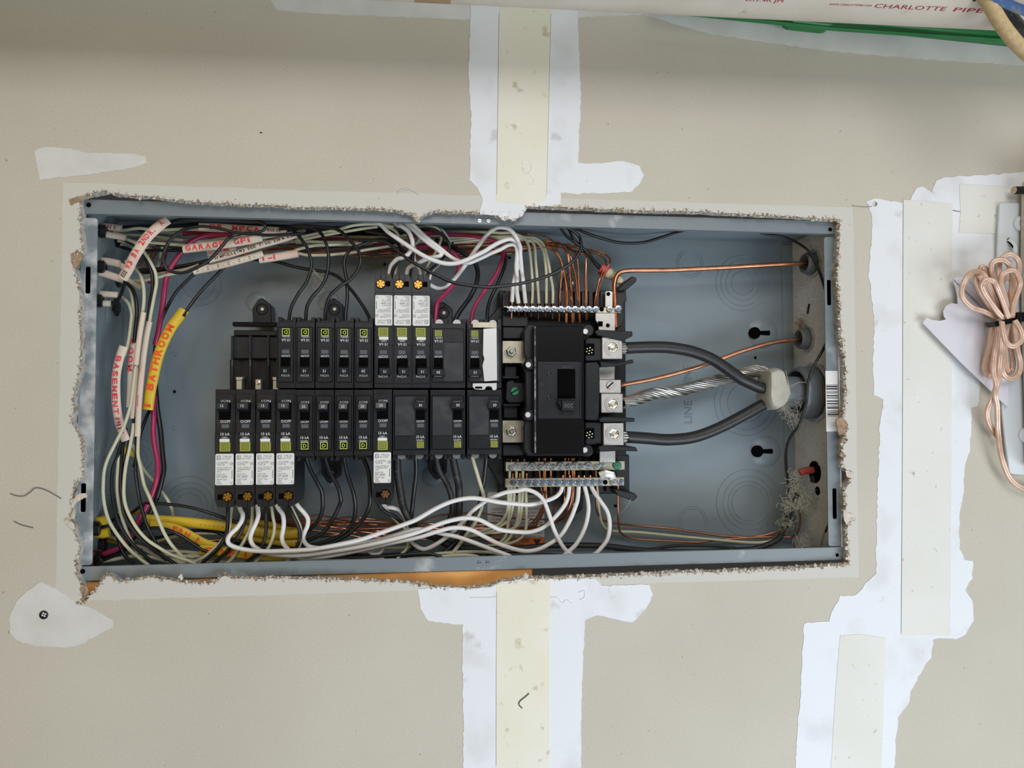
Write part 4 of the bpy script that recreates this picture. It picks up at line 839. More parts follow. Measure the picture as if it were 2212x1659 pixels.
# --- wires dropping from the upper left stubs
w(C, cr, 'cream wire from the upper stub dropping right of the handwritten sheath', "262,512 269,515 292,525 305,537 313,547 326,568 336,590 338,612 333,641 326,677 322,700", [60, 40, 40, 42])
w(K, kr, 'black wire dropping beside the cream one into the fourth white sheath', "258,516 265,517 290,529 303,543 311,554 323,576 329,597 329,626 324,655 320,692 318,704", [62, 44, 44, 44])
w(C, cr, 'cream wire dropping into the third white sheath', "272,565 284,573 294,583 304,597 310,619 311,648 308,676 306,690", [58, 44, 36, 34])
w(K, kr, 'short black wire hooking out of the lower end of the handwritten sheath', "272,598 271,606 268,616 262,634 255,647 245,654 236,655", [30, 36, 50, 62])
w(K, kr, 'black wire from the middle stubs into the second vertical sheath', "262,600 272,610 287,626 294,648 296,677 294,697 292,715 290,740", [60, 48, 46])
w(C, cr, 'cream wire right beside the black one into the second vertical sheath', "262,606 277,619 285,641 288,670 288,697 287,720 286,740", [62, 50, 48])
w(C, cr, 'cream wire from the lowest stub into the leftmost vertical sheath', "250,636 262,641 277,655 284,677 283,697 281,715 278,735 273,755 268,770", [62, 44, 40, 38])
w(C, cr, 'cream wire running straight down behind the black loop', "351,530 347,550 344,563 339,580 330,598", [80, 84])
w(R, 1.6, 'thin magenta wire behind the black loop', "360,530 358,550 352,568 346,582 334,598 320,612", [84, 90])
for i, (s, d, c_) in enumerate((("245,500 270,497 300,493 340,497 400,495 470,498 560,500 640,505", [60, 70], C), ("250,505 290,508 330,510 380,517 440,521 500,512 580,505 660,512", [66, 74], C), ("255,520 300,523 340,525 375,528 400,530", [60, 50], C), ("262,520 300,525 330,526 360,531 390,537 400,540", [64, 50], K), ("262,534 290,541 330,541 370,541 398,541", [70, 54], K), ("268,532 290,531 320,528 345,527 370,526", [72, 72], C), ("250,492 300,489 350,489 420,490 520,494 620,492", [70, 80], K), ("330,500 400,505 470,514 560,520 640,520", [80, 80], C), ("330,516 400,518 480,524 560,526 640,521 720,512", [82, 82], C), ("380,530 440,527 520,521 600,508 660,498", [76, 70], C), ("300,498 420,485 560,488 680,489 760,494 850,505", [84, 84], K), ("620,500 700,499 780,503 850,512", [80, 84], K), ("640,500 720,505 800,510 880,520", [84, 86], K), ("640,508 700,513 780,512 850,514 900,515", [78, 78], C), ("680,504 760,500 830,498 900,512", [82, 82], K))):
    w(c_, kr, 'one of many %s wires packed in the run along the top of the box' % ('black' if c_ == K else 'cream'), s, d, '%s wires in the top run' % ('black' if c_ == K else 'cream'))
w(R, 2.7, 'thick magenta wire bending down left of the yellow sheath', "520,507 480,507 450,508 430,513 410,524 392,545 374,570 363,590 356,619 353,648 347,686 342,716 335,745", [72, 66, 62, 70])
w(R, 2.1, 'second magenta wire running along the top behind the garage sheath', "395,506 420,503 470,500 520,505 600,512 660,518 720,516 760,520 800,524 860,530 900,533", [76, 76, 72])
# --- top creams
for s, d, lab in (("640,513 652,511 698,502 730,496 763,487 795,484 822,485 850,490", [62, 50, 54], 'upper cream wire arching out of the printed sheath'), ("640,519 654,517 698,508 741,501 784,494 815,490", [64, 52, 60], 'lower cream wire arching out of the printed sheath'), ("632,545 643,539 676,531 708,529 763,527 784,524 840,520", [58, 52, 66], 'cream wire leaving the top corner of the red-marked sheath'), ("632,551 646,548 665,551 698,551 730,549 763,545 795,539 840,532 865,529 885,528", [58, 54, 60], 'lowest cream wire leaving the red-marked sheath'),
                  ("600,524 640,521 665,521 708,523 763,523 800,526", [70, 66], 'straight cream wire between the printed sheath and the red-marked sheath')): w(C, cr, lab, s, d)
w(K, kr, 'black wire leaving the end of the red-marked sheath', "632,549 660,542 690,535 730,531", [58, 68])
# --- pigtails of the three upper labelled breakers
g = 'thick white wires from the upper labelled breakers'
w(W, wr, 'thick white wire with the lowest sag, first white in the upper bar', "800,472 822,485 836,499 852,511 874,526 896,541 918,554 939,563 961,569 983,569 1004,563 1026,553 1048,542 1060,534 1080,523 1098,517 1110,519 1120,526 1124,538 1123,552 1120,570 1114,592 1108,619 1106,652", [34, 30, 26, 26, 24, 24, 30, 44, 52], g, tip=(1105, 688, 62))
w(W, wr, 'thick white wire curling back to the leftmost upper labelled breaker', "845,472 858,486 866,488 881,499 889,515 891,529 886,543 878,552 868,557 858,560 848,570 843,580 840,604", [44, 34, 32, 36, 44, 48], g)
w(W, wr, 'thick white wire doubling back to the middle upper labelled breaker', "865,472 880,487 896,499 912,514 928,527 945,539 953,547 950,553 937,556 918,561 902,569 888,575 881,583 877,604", [44, 36, 32, 32, 40, 48], g)
w(W, wr, 'thick white wire beside the first, second in the upper bar', "878,472 894,488 912,505 928,519 950,536 972,554 988,563 1010,568 1026,563 1048,553 1060,547 1080,539 1096,530 1108,528 1115,533 1117,547 1116,562 1115,580 1117,600 1116,625 1120,655", [42, 34, 30, 32, 34, 40, 52], g, tip=(1121, 686, 62))
w(W, wr, 'thick white wire rising into a high arch, third white in the upper bar', "905,600 915,608 928,615 945,623 961,622 972,613 988,595 1004,574 1021,549 1037,526 1053,506 1065,496 1078,491 1098,494 1110,505 1117,517 1122,532 1125,564 1127,585 1130,610 1135,655", [52, 52, 50, 46, 34, 22, 24, 44, 54], g, tip=(1134, 686, 62))
w(W, 1.4, 'thin white wire beside the black loop above the right upper labelled breaker', "938,499 948,496 956,498 965,510 971,523 970,539 961,558 945,574 933,586 928,604", [62, 52, 46, 48])
w(W, 1.9, 'short white wire rising left of the right upper labelled breaker', "925,500 912,510 907,516 898,529 894,545 896,565 902,577 907,588 908,604", [74, 66, 56, 50])
w(K, 1.9, 'black wire into the leftmost upper labelled breaker', "790,500 820,505 836,509 852,520 861,528 866,541 865,554 857,569 849,581 844,604", [60, 50, 44, 46])
w(K, 1.9, 'black wire into the middle upper labelled breaker', "880,500 888,520 892,541 891,561 889,577 885,592 884,604", [60, 50, 46, 48])
w(K, 1.9, 'black wire looping over to the right upper labelled breaker', "890,502 905,497 915,496 928,496 945,501 961,513 970,528 970,541 961,556 945,571 928,587 920,604", [62, 50, 44, 44, 48])
w(C, cr, 'cream wire beside the black one at the leftmost upper labelled breaker', "834,489 847,494 858,504 863,521 864,540 863,556 856,577 852,604", [56, 50, 50])
w(C, cr, 'cream wire arching over to the right upper labelled breaker', "905,494 912,491 928,490 943,493 950,502 953,515 949,528 939,548 928,567 921,583 917,604", [60, 50, 52, 52])
# --- magenta and black to the upper doubles
w(R, 2.5, 'magenta wire into the upper double breaker marked 30', "860,531 900,533 928,532 961,535 977,545 989,558 992,572 989,588 983,602 978,617 961,635 948,649 943,661 940,704", [66, 62, 60, 54, 44, 34])
w(R, 2.1, 'magenta wire into the double breaker behind the clip', "895,508 912,503 928,503 972,506 1015,509 1045,514 1070,521 1084,530 1088,545 1084,562 1070,596 1047,628 1027,659 1020,680 1017,706", [72, 66, 64, 66, 60, 46, 36])
w(K, 2.6, 'black wire into the upper double breaker marked 30', "940,518 975,532 999,545 1021,562 1030,578 1032,594 1028,616 1015,643 1004,658 991,676 984,690 980,706", [72, 66, 62, 50, 40, 34])
w(K, 1.9, 'thin black wire dropping beside the magenta one above the clip', "1086,540 1092,553 1090,575 1075,613 1059,647 1053,672 1052,702", [74, 70, 60, 48])
w(K, 1.75, 'long black wire sagging across the white wires to the top right corner', "775,520 800,519 822,520 842,528 863,545 885,562 907,575 928,587 950,598 972,608 1004,615 1037,619 1060,620 1080,618 1116,614 1152,606 1183,596 1207,585 1231,570 1246,555 1255,538 1255,525 1251,511 1240,500 1226,492 1210,482", [48, 40, 32, 28, 30, 34, 40, 40, 40, 30])
for s, d, lab in (("1205,482 1215,498 1225,511 1240,522 1255,533 1268,544 1279,557 1290,570 1303,582", [36, 52, 60, 62], 'upper of two black wires entering the tan wire nut'), ("1222,482 1230,498 1238,514 1251,528 1268,547 1280,563 1292,577 1303,586", [40, 56, 62, 62], 'lower of two black wires entering the tan wire nut')): w(K, 1.6, lab, s, d)
w(K, 1.7, 'thin black wire hanging in a shallow arc under the top flange at the right', "1225,482 1250,496 1291,512 1339,524 1387,524 1428,513 1460,502 1483,496 1520,484", [40, 62, 70, 62, 44])
w(K, 1.5, 'thin black wire curving over the top right corner behind the right flange', "1610,488 1650,505 1691,511 1727,527 1752,549 1769,585 1778,610 1786,640", [60, 52, 40, 28])
w('Kd', 1.6, 'thin dusty wire running down past the conduit fitting to the lower right', "1790,725 1780,751 1760,787 1750,810 1745,830 1743,850 1742,868 1738,884 1727,917 1711,939 1701,960 1698,985 1699,1014 1703,1055 1704,1097 1700,1125 1694,1147", [26, 22, 18, 16, 18, 40, 70, 70, 66])
# --- creams to the upper bar
for i, s in enumerate(("940,508 1000,502 1060,502 1080,503 1104,503 1122,509 1134,517 1141,530 1145,552 1148,582 1150,612 1150,637 1149,656", "960,514 1030,513 1080,512 1116,514 1138,519 1150,523 1155,537 1157,564 1160,600 1162,625 1164,656", "960,521 1040,513 1116,511 1138,514 1157,521 1167,531 1174,546 1178,570 1180,595 1180,631 1180,656", "980,524 1060,516 1140,513 1162,518 1173,528 1180,549 1185,570 1189,595 1194,625 1194,656")):
    w(C, cr, 'cream wire entering the upper terminal bar, %s of four' % ('leftmost', 'second from left', 'third from left', 'rightmost')[i], s, [70, 70, 66, 60, 58], 'cream wires to the upper bar', tip=(1147+i*15.5, 684+(i % 2)*5, 62))
for s in ("640,524 740,520 860,516 960,508", "660,530 760,528 880,522 990,514 1060,514", "850,512 900,505 960,500 1040,501 1100,504", "840,530 900,523 960,517 1010,513"):
    w(C, cr, 'one of many cream wires packed in the run along the top of the box', s, [76, 80], 'cream wires in the top run')
# --- coppers to the upper bar
CU = ("640,521 760,534 900,548 1000,547 1060,542 1128,505 1140,506 1170,508 1186,515 1196,523 1203,540 1211,561 1216,577 1213,600 1209,637 1208,694".replace("640,521 760,534 900,548 1000,547 1060,542 ", "1000,512 1060,508 "), "900,546 1000,541 1116,532 1164,533 1185,537 1198,543 1208,557 1214,574 1212,600 1210,637 1208,690", "880,550 1000,542 1104,533 1179,532 1196,539 1210,558 1219,588 1222,619 1222,696", "820,548 980,545 1100,538 1182,535 1198,544 1211,564 1217,586 1225,626 1225,698", "900,536 1034,530 1134,528 1188,528 1208,531 1220,539 1227,555 1230,582 1233,619 1237,698", "920,540 1052,528 1152,526 1200,523 1215,529 1225,540 1230,564 1234,600 1240,696",
      "960,528 1064,522 1164,520 1200,525 1219,537 1231,550 1238,574 1245,607 1252,696", "900,552 1100,536 1200,532 1228,538 1242,548 1248,564 1250,595 1254,698", "940,546 1112,533 1213,531 1238,541 1258,545 1266,552 1265,588 1265,625 1266,692", "860,556 1100,540 1213,534 1242,546 1263,549 1267,560 1266,588 1267,625 1269,690", "1080,529 1190,527 1223,528 1246,530 1267,543 1291,548 1305,558 1309,568 1307,577 1300,590 1291,618 1284,659 1288,694", "1060,543 1162,535 1230,533 1262,538 1291,543 1313,553 1318,565 1311,580 1296,613 1288,659 1293,692")
for i, s in enumerate(CU):
    w(U, ur, 'bare copper wire entering the upper terminal bar, %s' % (ORD[i] if i < 11 else 'rightmost'), s, [82, 76, 66+i % 3, 60, 56, 56, 64], 'copper wires to the upper bar', 6)
for i, s in enumerate(("420,575 470,558 540,548 600,536 680,545 760,549 820,556 900,555 1000,549 1100,546 1160,538", "560,545 620,538 700,546 780,539 860,543 940,543 1040,540", "600,530 660,538 720,543 800,541 880,547 960,538 1050,536", "600,536 680,541 740,547 820,540 900,543 1000,536", "580,548 650,547 700,546 780,548 850,546 920,550 980,545", "620,545 720,550 820,556 870,556 960,556 1060,552 1120,545", "620,528 700,534 780,538 860,532 930,534 1020,531", "300,575 315,560 322,550 330,535 345,522 370,512", "305,580 320,566 328,552 336,538 352,524 380,514", "310,585 326,568 334,556 342,540 360,528", "300,566 312,556 318,546 327,534", "700,512 780,517 860,521 900,522", "1000,520 1060,516 1100,522 1140,524", "960,530 1020,526 1080,526 1130,530")):
    w(U, ur, 'one of many bare copper wires packed in the run along the top of the box', s, [86, 82], 'copper wires in the top run', 6)
w(U, 2.55, 'thick solid copper wire bent from the upper terminal bar to the upper bushing', "1331,707 1329.5,680 1328.5,647 1327,622 1329,605 1334,594 1343,587 1356,584.5 1368,584 1400,584 1450,583.5 1483,582 1566,578 1650,573 1700,570.5 1738,569 1770,567", [52, 52, 54, 56, 56, 55], n=12)
w(U, 2.3, 'thick solid copper wire sloping from the small middle lug up to the lower bushing', "1335,833 1343,831 1400,821 1455,808 1510,792 1542,781 1608,757 1670,740 1724,734 1760,732", [46, 60, 66, 70, 70], n=12)
# --- left side down to the bottom
g = 'cream wires curving down the left side'
w(C, cr, 'outermost cream wire bowing down the left side', "296,785 292,800 285,860 280,884 268,920 256,944 244,968 232,993 225,1017 223,1043 223,1069 227,1097 236,1126 253,1154 276,1183 299,1204 322,1222", [34, 28, 26, 28, 34], g)
w(C, cr, 'second cream wire bowing down the left side', "262,945 258,968 255,1005 253,1041 254,1069 261,1109 272,1143 284,1169 298,1196", [46, 36, 40, 48], g)
w(C, cr, 'third cream wire bowing down the left side', "288,915 285,940 280,968 272,1005 268,1041 268,1074 275,1103 293,1137 316,1164 345,1184 373,1200 408,1212 425,1220", [42, 32, 26, 26, 30], g)
w(C, cr, 'fourth cream wire, running steeply down past the yellow sheaths', "299,935 299,947 298,981 304,1011 311,1046 322,1072 333,1099 345,1129 356,1154 373,1180 402,1210 412,1220", [42, 36, 24, 26, 34], g)
w(C, cr, 'cream wire passing behind the thick magenta wire at lower left', "286,960 298,988 309,1012 322,1029 336,1045 350,1063 362,1080 370,1097 374,1114 372,1130", [80, 78, 70, 72], g)
g = 'black wires curving down the left side'
w(K, kr, 'outermost black wire bowing down the left side', "268,930 262,956 254,984 244,1011 241,1043 244,1080 253,1120 270,1154 293,1183 316,1203 338,1222", [44, 38, 34, 34, 40], g)
w(K, kr, 'second black wire bowing down the left side', "272,925 266,956 262,1005 260,1041 263,1074 268,1109 282,1137 304,1164 327,1185 350,1200 382,1220", [44, 38, 32, 32, 38], g)
w(K, kr, 'third black wire running beside the third cream one', "290,900 287,920 280,956 271,999 266,1041 267,1070 272,1100 286,1135 310,1163 334,1187", [46, 42, 40, 46], g)
w(K, kr, 'black wire from the longest white sheath crossing to the lower right', "297,935 295,947 295,981 293,1017 296,1046 302,1080 314,1126 324,1149 335,1169 345,1195 360,1210", [44, 40, 34, 40, 48], g)
w(K, kr, 'lowest black wire curling into the bottom left corner', "253,1110 252,1130 253,1154 258,1175 264,1190 274,1205 289,1217", [50, 50, 44], g)
w(R, 2.7, 'thick magenta wire winding down to the bottom left corner clamp', "334,855 332,882 332,908 331,932 334,962 340,993 341,1017 337,1041 327,1072 316,1095 302,1118 293,1141 277,1169 259,1183 236,1193 213,1200 205,1202", [66, 60, 56, 54, 52, 50])
w(K, 2.6, 'thick glossy black wire following the magenta one to the corner clamp', "333,800 338,860 341,890 347,932 351,980 354,1011 350,1035 344,1058 335,1086 322,1112 305,1142 288,1162 272,1182 259,1192 236,1203 213,1211 205,1213", [72, 64, 60, 58, 56, 54])
w(C, 1.9, 'cream wire coming out of the corner clamp along the bottom flange', "208,1216 228,1212 250,1208 275,1203 300,1201 330,1204 360,1212 400,1218", [58, 54, 56])
w(K, kr, 'black wire arching over the yellow sheaths from the left wall', "215,1140 240,1125 262,1117 285,1107 300,1096 315,1088 330,1087 370,1090 400,1094 430,1101 465,1112 490,1121 520,1130", [60, 58, 52, 50, 52])
w(K, kr, 'black wire arching below the upper yellow sheaths', "240,1146 270,1143 300,1142 320,1141 345,1141 372,1148 400,1163 430,1184 448,1192", [52, 42, 36, 40])
for i, (s, d, c_) in enumerate((("232,1158 252,1165 280,1178 300,1180 330,1192 365,1206 400,1209 440,1207", [62, 60], C), ("290,1168 330,1171 360,1163 385,1158 420,1152 470,1152", [70, 66], C), ("300,1180 340,1196 380,1204 420,1198 470,1193", [66, 60], C), ("310,1186 350,1205 400,1212 460,1214 540,1210", [58, 56], C), ("345,1190 400,1192 440,1196 520,1204 600,1206", [64, 58], C), ("360,1198 420,1203 500,1210 600,1208 700,1206 760,1204", [58, 54], C), ("420,1201 500,1205 620,1212 740,1207 830,1206", [52, 50], C),
    ("300,1165 350,1160 400,1150 460,1146 510,1160", [74, 74], K), ("380,1150 430,1146 470,1150 500,1165 560,1180 620,1186", [66, 64], K), ("420,1170 500,1174 560,1182 640,1184 720,1182", [72, 68], K), ("660,1190 720,1195 800,1199 870,1196 920,1187", [56, 54], K), ("660,1214 700,1206 780,1204 860,1199 930,1196 975,1216", [52, 46], K), ("640,1180 700,1192 780,1202 860,1204 950,1203 1000,1218", [60, 50], K), ("820,1186 850,1184 880,1182 905,1180", [60, 60], C), ("884,1204 930,1198 955,1195 1000,1192 1036,1192 1075,1196 1110,1214", [56, 48], C), ("880,1208 930,1205 990,1199 1030,1202 1060,1218", [50, 44], C), ("1020,1210 1060,1196 1120,1198 1180,1198 1260,1202", [56, 56], K), ("960,1206 1020,1200 1080,1192 1150,1190", [66, 60], K))):
    w(c_, kr, 'one of many %s wires lying in the tangle along the bottom of the box' % ('black' if c_ == K else 'cream'), s, d, '%s wires in the bottom tangle' % ('black' if c_ == K else 'cream'))
# --- lower labelled breakers
bn = ('leftmost', 'second', 'third', 'fourth')
PK = ("492,1085 492,1100 492,1125 490,1148 482,1168 468,1187 447,1207 432,1222", "531,1085 530,1100 529,1119 524,1140 515,1158 503,1173 492,1189 476,1205 458,1222", "575,1085 575,1100 575,1119 575,1142 572,1163 564,1185 556,1196 541,1208 524,1222", "618,1085 625,1099 634,1116 643,1135 648,1152 647,1166 640,1183 632,1198")
PC = ("502,1085 500,1100 497,1125 494,1145 482,1165 465,1183 441,1203 418,1214 395,1220", "546,1085 545,1100 544,1121 539,1145 530,1163 521,1179 501,1207 482,1222", "585,1085 587,1100 590,1119 593,1136 590,1158 583,1178 575,1190 565,1201 542,1222", "626,1085 631,1099 641,1121 649,1140 650,1160 648,1175 641,1190 620,1212")
for i in range(4):
    w(K, 1.95, 'black wire under the %s lower labelled breaker' % bn[i], PK[i], [46, 42, 38, 36, 40], 'black pigtails of the lower labelled breakers')
    w(C, 1.75, 'cream wire under the %s lower labelled breaker' % bn[i], PC[i], [50, 46, 42, 38, 44], 'cream pigtails of the lower labelled breakers')
g = 'thick white wires from the lower labelled breakers'
w(W, wr, 'thick white wire from the leftmost lower labelled breaker, topmost of the long sweep', "514,1085 519,1100 524,1111 522,1125 512,1140 498,1154 492,1166 496,1176 512,1183 541,1189 576,1191 623,1190 660,1188 687,1185 734,1176 781,1165 828,1149 875,1132 900,1122 942,1098 977,1083 1013,1076 1042,1078 1078,1085 1119,1089 1147,1090 1176,1083 1199,1074 1211,1062 1215,1048", [46, 36, 28, 26, 26, 26, 26, 28, 34, 48, 54], g, tip=(1216, 1027, 56))
w(W, wr, 'thick white wire from the second lower labelled breaker, second of the long sweep', "555,1085 557,1100 558,1114 553,1130 545,1147 541,1163 546,1177 557,1186 576,1195 623,1200 660,1199 699,1194 757,1185 816,1173 860,1162 907,1148 954,1130 989,1121 1013,1119 1036,1123 1060,1135 1083,1145 1119,1149 1147,1149 1176,1138 1199,1117 1217,1095 1227,1074 1230,1048", [46, 38, 34, 32, 32, 32, 32, 32, 36, 50, 54], g, tip=(1231, 1027, 56))
w(W, wr, 'thick white wire from the third lower labelled breaker, third of the long sweep', "595,1085 602,1099 610,1110 613,1125 612,1142 609,1160 612,1174 621,1185 640,1198 680,1203 722,1199 793,1185 830,1176 860,1170 907,1160 942,1149 972,1141 995,1140 1019,1145 1048,1160 1078,1175 1119,1188 1147,1190 1176,1181 1210,1158 1230,1126 1242,1097 1248,1077 1250,1048", [46, 40, 38, 38, 38, 36, 34, 32, 32, 46, 54], g, tip=(1250, 1027, 56))
w(W, wr, 'thick white wire from the fourth lower labelled breaker, dipping behind the bottom flange', "638,1085 646,1096 658,1109 665,1121 664,1136 658,1150 655,1163 661,1175 673,1182 700,1184 740,1180 775,1175 820,1166 860,1154 884,1146 907,1143 930,1147 960,1154 989,1160 1024,1172 1060,1186 1095,1199 1125,1212 1170,1216 1205,1208 1230,1190 1248,1171 1264,1138 1271,1104 1269,1077 1262,1048", [46, 42, 40, 42, 44, 44, 42, 34, 26, 30, 46, 54], g, tip=(1262, 1027, 56))
w(W, wr, 'thick white wire from the lone lower labelled breaker, looping low then arching high', "826,1084 833,1094 849,1097 863,1102 874,1116 880,1132 884,1150 888,1168 896,1177 907,1184 919,1186 936,1179 954,1168 972,1154 989,1138 1007,1119 1024,1101 1048,1083 1072,1071 1095,1063 1119,1060 1135,1057 1158,1065 1174,1081 1185,1108 1196,1142 1210,1171 1222,1188 1237,1200 1262,1208 1285,1197 1296,1187 1312,1165 1317,1135 1312,1106 1296,1081 1284,1064 1276,1048", [50, 58, 60, 54, 48, 44, 40, 36, 34, 34, 30, 32, 40, 54], g, tip=(1275, 1027, 56))
w(W, 1.9, 'short white loop showing under the long white sweep', "790,1186 798,1193 808,1197 820,1195 827,1187 829,1178", [52, 54])
w(K, 1.95, 'dusty black wire under the lone lower labelled breaker', "817,1084 821,1095 834,1106 852,1116 863,1125 875,1136 887,1143 900,1150", [50, 58, 62])
w(C, 1.7, 'cream wire under the lone lower labelled breaker', "823,1084 827,1095 840,1107 857,1126 869,1136 880,1150 881,1174 877,1187 863,1201 852,1216", [52, 60, 58, 46])
# --- lower single breakers
for i, s in enumerate(("659,975 662,990 669,1011 684,1040 695,1062 697,1089 695,1107 687,1125 675,1138 660,1148 645,1156", "700,975 703,990 713,1021 730,1052 736,1078 733,1092 722,1116 710,1136 696,1152 681,1161 663,1168 640,1176", "741,975 743,990 751,1026 762,1060 767,1086 767,1107 761,1130 746,1149 722,1163 687,1175 650,1181", "783,975 785,990 795,1016 799,1050 799,1087 790,1112 775,1133 752,1154 722,1170 693,1179 650,1185")):
    w(K, 2.15, 'black wire hanging from the plain lower breaker marked 20, %s of four' % ('leftmost', 'second', 'third', 'rightmost')[i], s, [38, 44, 54, 58], 'black wires from the lower single breakers')
w('Kd', 4.0, 'thick taped black cable hanging right of the lone labelled breaker', "858,975 858,990 859,1021 863,1050 868,1081 872,1097 880,1115 890,1133 898,1142 915,1152 942,1162 966,1175 1001,1184", [40, 46, 56, 62], n=10)
w(K, 2.3, 'black wire from the first lower double breaker', "898,975 898,992 899,1021 894,1064 890,1101 888,1122 889,1148 893,1172 888,1190 875,1208", [38, 46, 58, 60])
w('Kd', 3.0, 'dusty black wire from the left terminal of the middle double breaker', "943,975 943,992 950,1019 965,1045 974,1069 977,1101 972,1120 964,1140 950,1158", [38, 48, 58, 62], n=10)
w('Kd', 4.0, 'thick fuzzy black wire from the right terminal of the middle double breaker', "979,975 979,992 985,1021 991,1050 992,1084 991,1108 986,1127 976,1142 960,1160", [38, 48, 58, 64], n=10)
w(C, 2.1, 'cream wire from the right lower double breaker', "1020,975 1021,990 1030,1021 1039,1052 1044,1069 1042,1085 1038,1102 1026,1130 1010,1151 991,1178 976,1196 955,1218", [38, 48, 56, 50])
w(K, 2.3, 'black wire from the right lower double breaker', "1050,975 1050,992 1046,1033 1040,1064 1034,1093 1015,1127 996,1156 975,1180 950,1200 930,1218", [38, 50, 58, 52])
# --- creams and coppers at the lower bars
for i, s in enumerate(("1098,1046 1098,1064 1097,1093 1092,1112 1080,1130 1059,1141 1040,1147 1010,1152 960,1160", "1104,1046 1104,1064 1101,1093 1098,1122 1096,1141 1092,1158 1082,1170 1068,1180", "1111,1046 1111,1064 1107,1098 1100,1122 1083,1135 1065,1146 1030,1156 980,1164", "1122,1046 1122,1064 1120,1107 1115,1132 1107,1146 1103,1159 1090,1172 1070,1182", "1129,1046 1129,1064 1125,1112 1119,1132 1103,1144 1080,1150 1049,1152 1000,1158", "1136,1046 1136,1062 1137,1107 1136,1141 1127,1161 1107,1172 1079,1178 1050,1180 1020,1184")):
    w(C, 1.75, 'cream wire fanning down over the warning label, %s of six' % ('leftmost', 'second', 'third', 'fourth', 'fifth', 'rightmost')[i], s, [56, 62, 70, 76, 78], 'cream wires over the warning label')
for i, (x, y) in enumerate(((1101, 1013), (1115.5, 1013), (1129.5, 1013))):
    w(C, 1.5, 'short cream wire end between the two lower bars, %s' % ('left', 'middle', 'right')[i], "%s,%s %s,1024 %s,1036" % (x, y+4, x, x), 58, 'cream ends between the lower bars', tip=(x, 1045, 58))
for i, s in enumerate(("1164,990 1166,1020 1168,1053 1173,1070 1169,1098 1156,1122 1140,1138 1127,1144 1100,1150 1050,1155", "1174,990 1175,1020 1175,1053 1177,1075 1172,1100 1160,1124 1144,1140 1120,1147 1060,1150", "1178,990 1178,1020 1179,1053 1180,1080 1175,1104 1163,1126 1150,1141 1110,1152 1013,1162", "1190,990 1190,1030 1189,1053 1194,1079 1195,1107 1192,1125", "1221,990 1221,1020 1219,1052 1219,1081 1214,1103 1200,1122 1185,1132 1130,1142 1090,1150", "1228,990 1229,1020 1229,1053 1227,1085 1220,1108 1205,1124 1187,1134 1140,1144", "1236,990 1237,1025 1237,1052 1232,1090 1215,1117 1187,1131 1131,1142 1083,1153", "1240,990 1241,1025 1240,1052 1236,1090 1222,1116 1196,1131 1160,1140", "1252,990 1252,1020 1252,1036")):
    w(U, ur, 'bare copper wire passing down through the lower bars, %s' % (ORD[i] if i < 8 else 'rightmost'), s, [57, 57, 66, 76, 82], 'copper wires at the lower bars', 6)
for i, (x, y) in enumerate(((1108, 1022), (1123, 1022), (1138, 1022), (1105, 992), (1119, 992), (1133, 992))):
    w(U, 1.0, 'short copper stub end showing %s the lower bars' % ('between' if i < 3 else 'just above'), "%s,%s %s,%s %s,%s" % (x, y, x, y+9, x, y+18), 57, 'copper stubs at the lower bars', 6)
w('Ub', 1.35, 'bare copper wire running right from the lowest bar above the cream wire', "1287,1005 1288,1030 1289,1052 1289,1097 1294,1114 1303,1124 1334,1131 1380,1136 1450,1142 1511,1151 1566,1158 1622,1160 1663,1153 1690,1142 1706,1130", [57, 57, 80, 94, 94, 90, 80], n=8)
w('Ub', 1.2, 'bare copper wire dropping from the right end of the lowest bar', "1335,1027 1335,1052 1335,1108 1337,1140 1341,1150 1350,1158 1380,1165 1450,1169 1511,1171 1566,1165 1650,1160 1705,1160 1718,1156 1725,1146 1729,1125 1727,1100", [57, 60, 92, 94, 92, 84, 70, 60], n=8)
w(C, 1.75, 'cream wire running right from the lowest bar to the dirty cable', "1289,1046 1290,1056 1292,1086 1296,1117 1305,1138 1323,1147 1380,1150 1450,1157 1538,1165 1622,1172 1663,1169 1680,1160 1694,1142", [57, 70, 88, 90, 86, 74])
w('Kd', 3.3, 'dirty black cable along the bottom rising to the dust clump at the right', "1001,1184 1040,1185 1090,1185 1131,1184 1176,1179 1244,1178 1312,1180 1380,1188 1447,1192 1520,1192 1594,1188 1636,1184 1677,1167 1694,1144 1703,1116 1712,1090 1722,1066", [66, 74, 76, 74, 70, 64, 60], n=10)
w(K, 1.6, 'thin black wire arching just above the dirty cable', "1330,1190 1370,1187 1400,1186 1469,1178 1538,1179 1608,1186 1640,1190", [80, 84, 72])
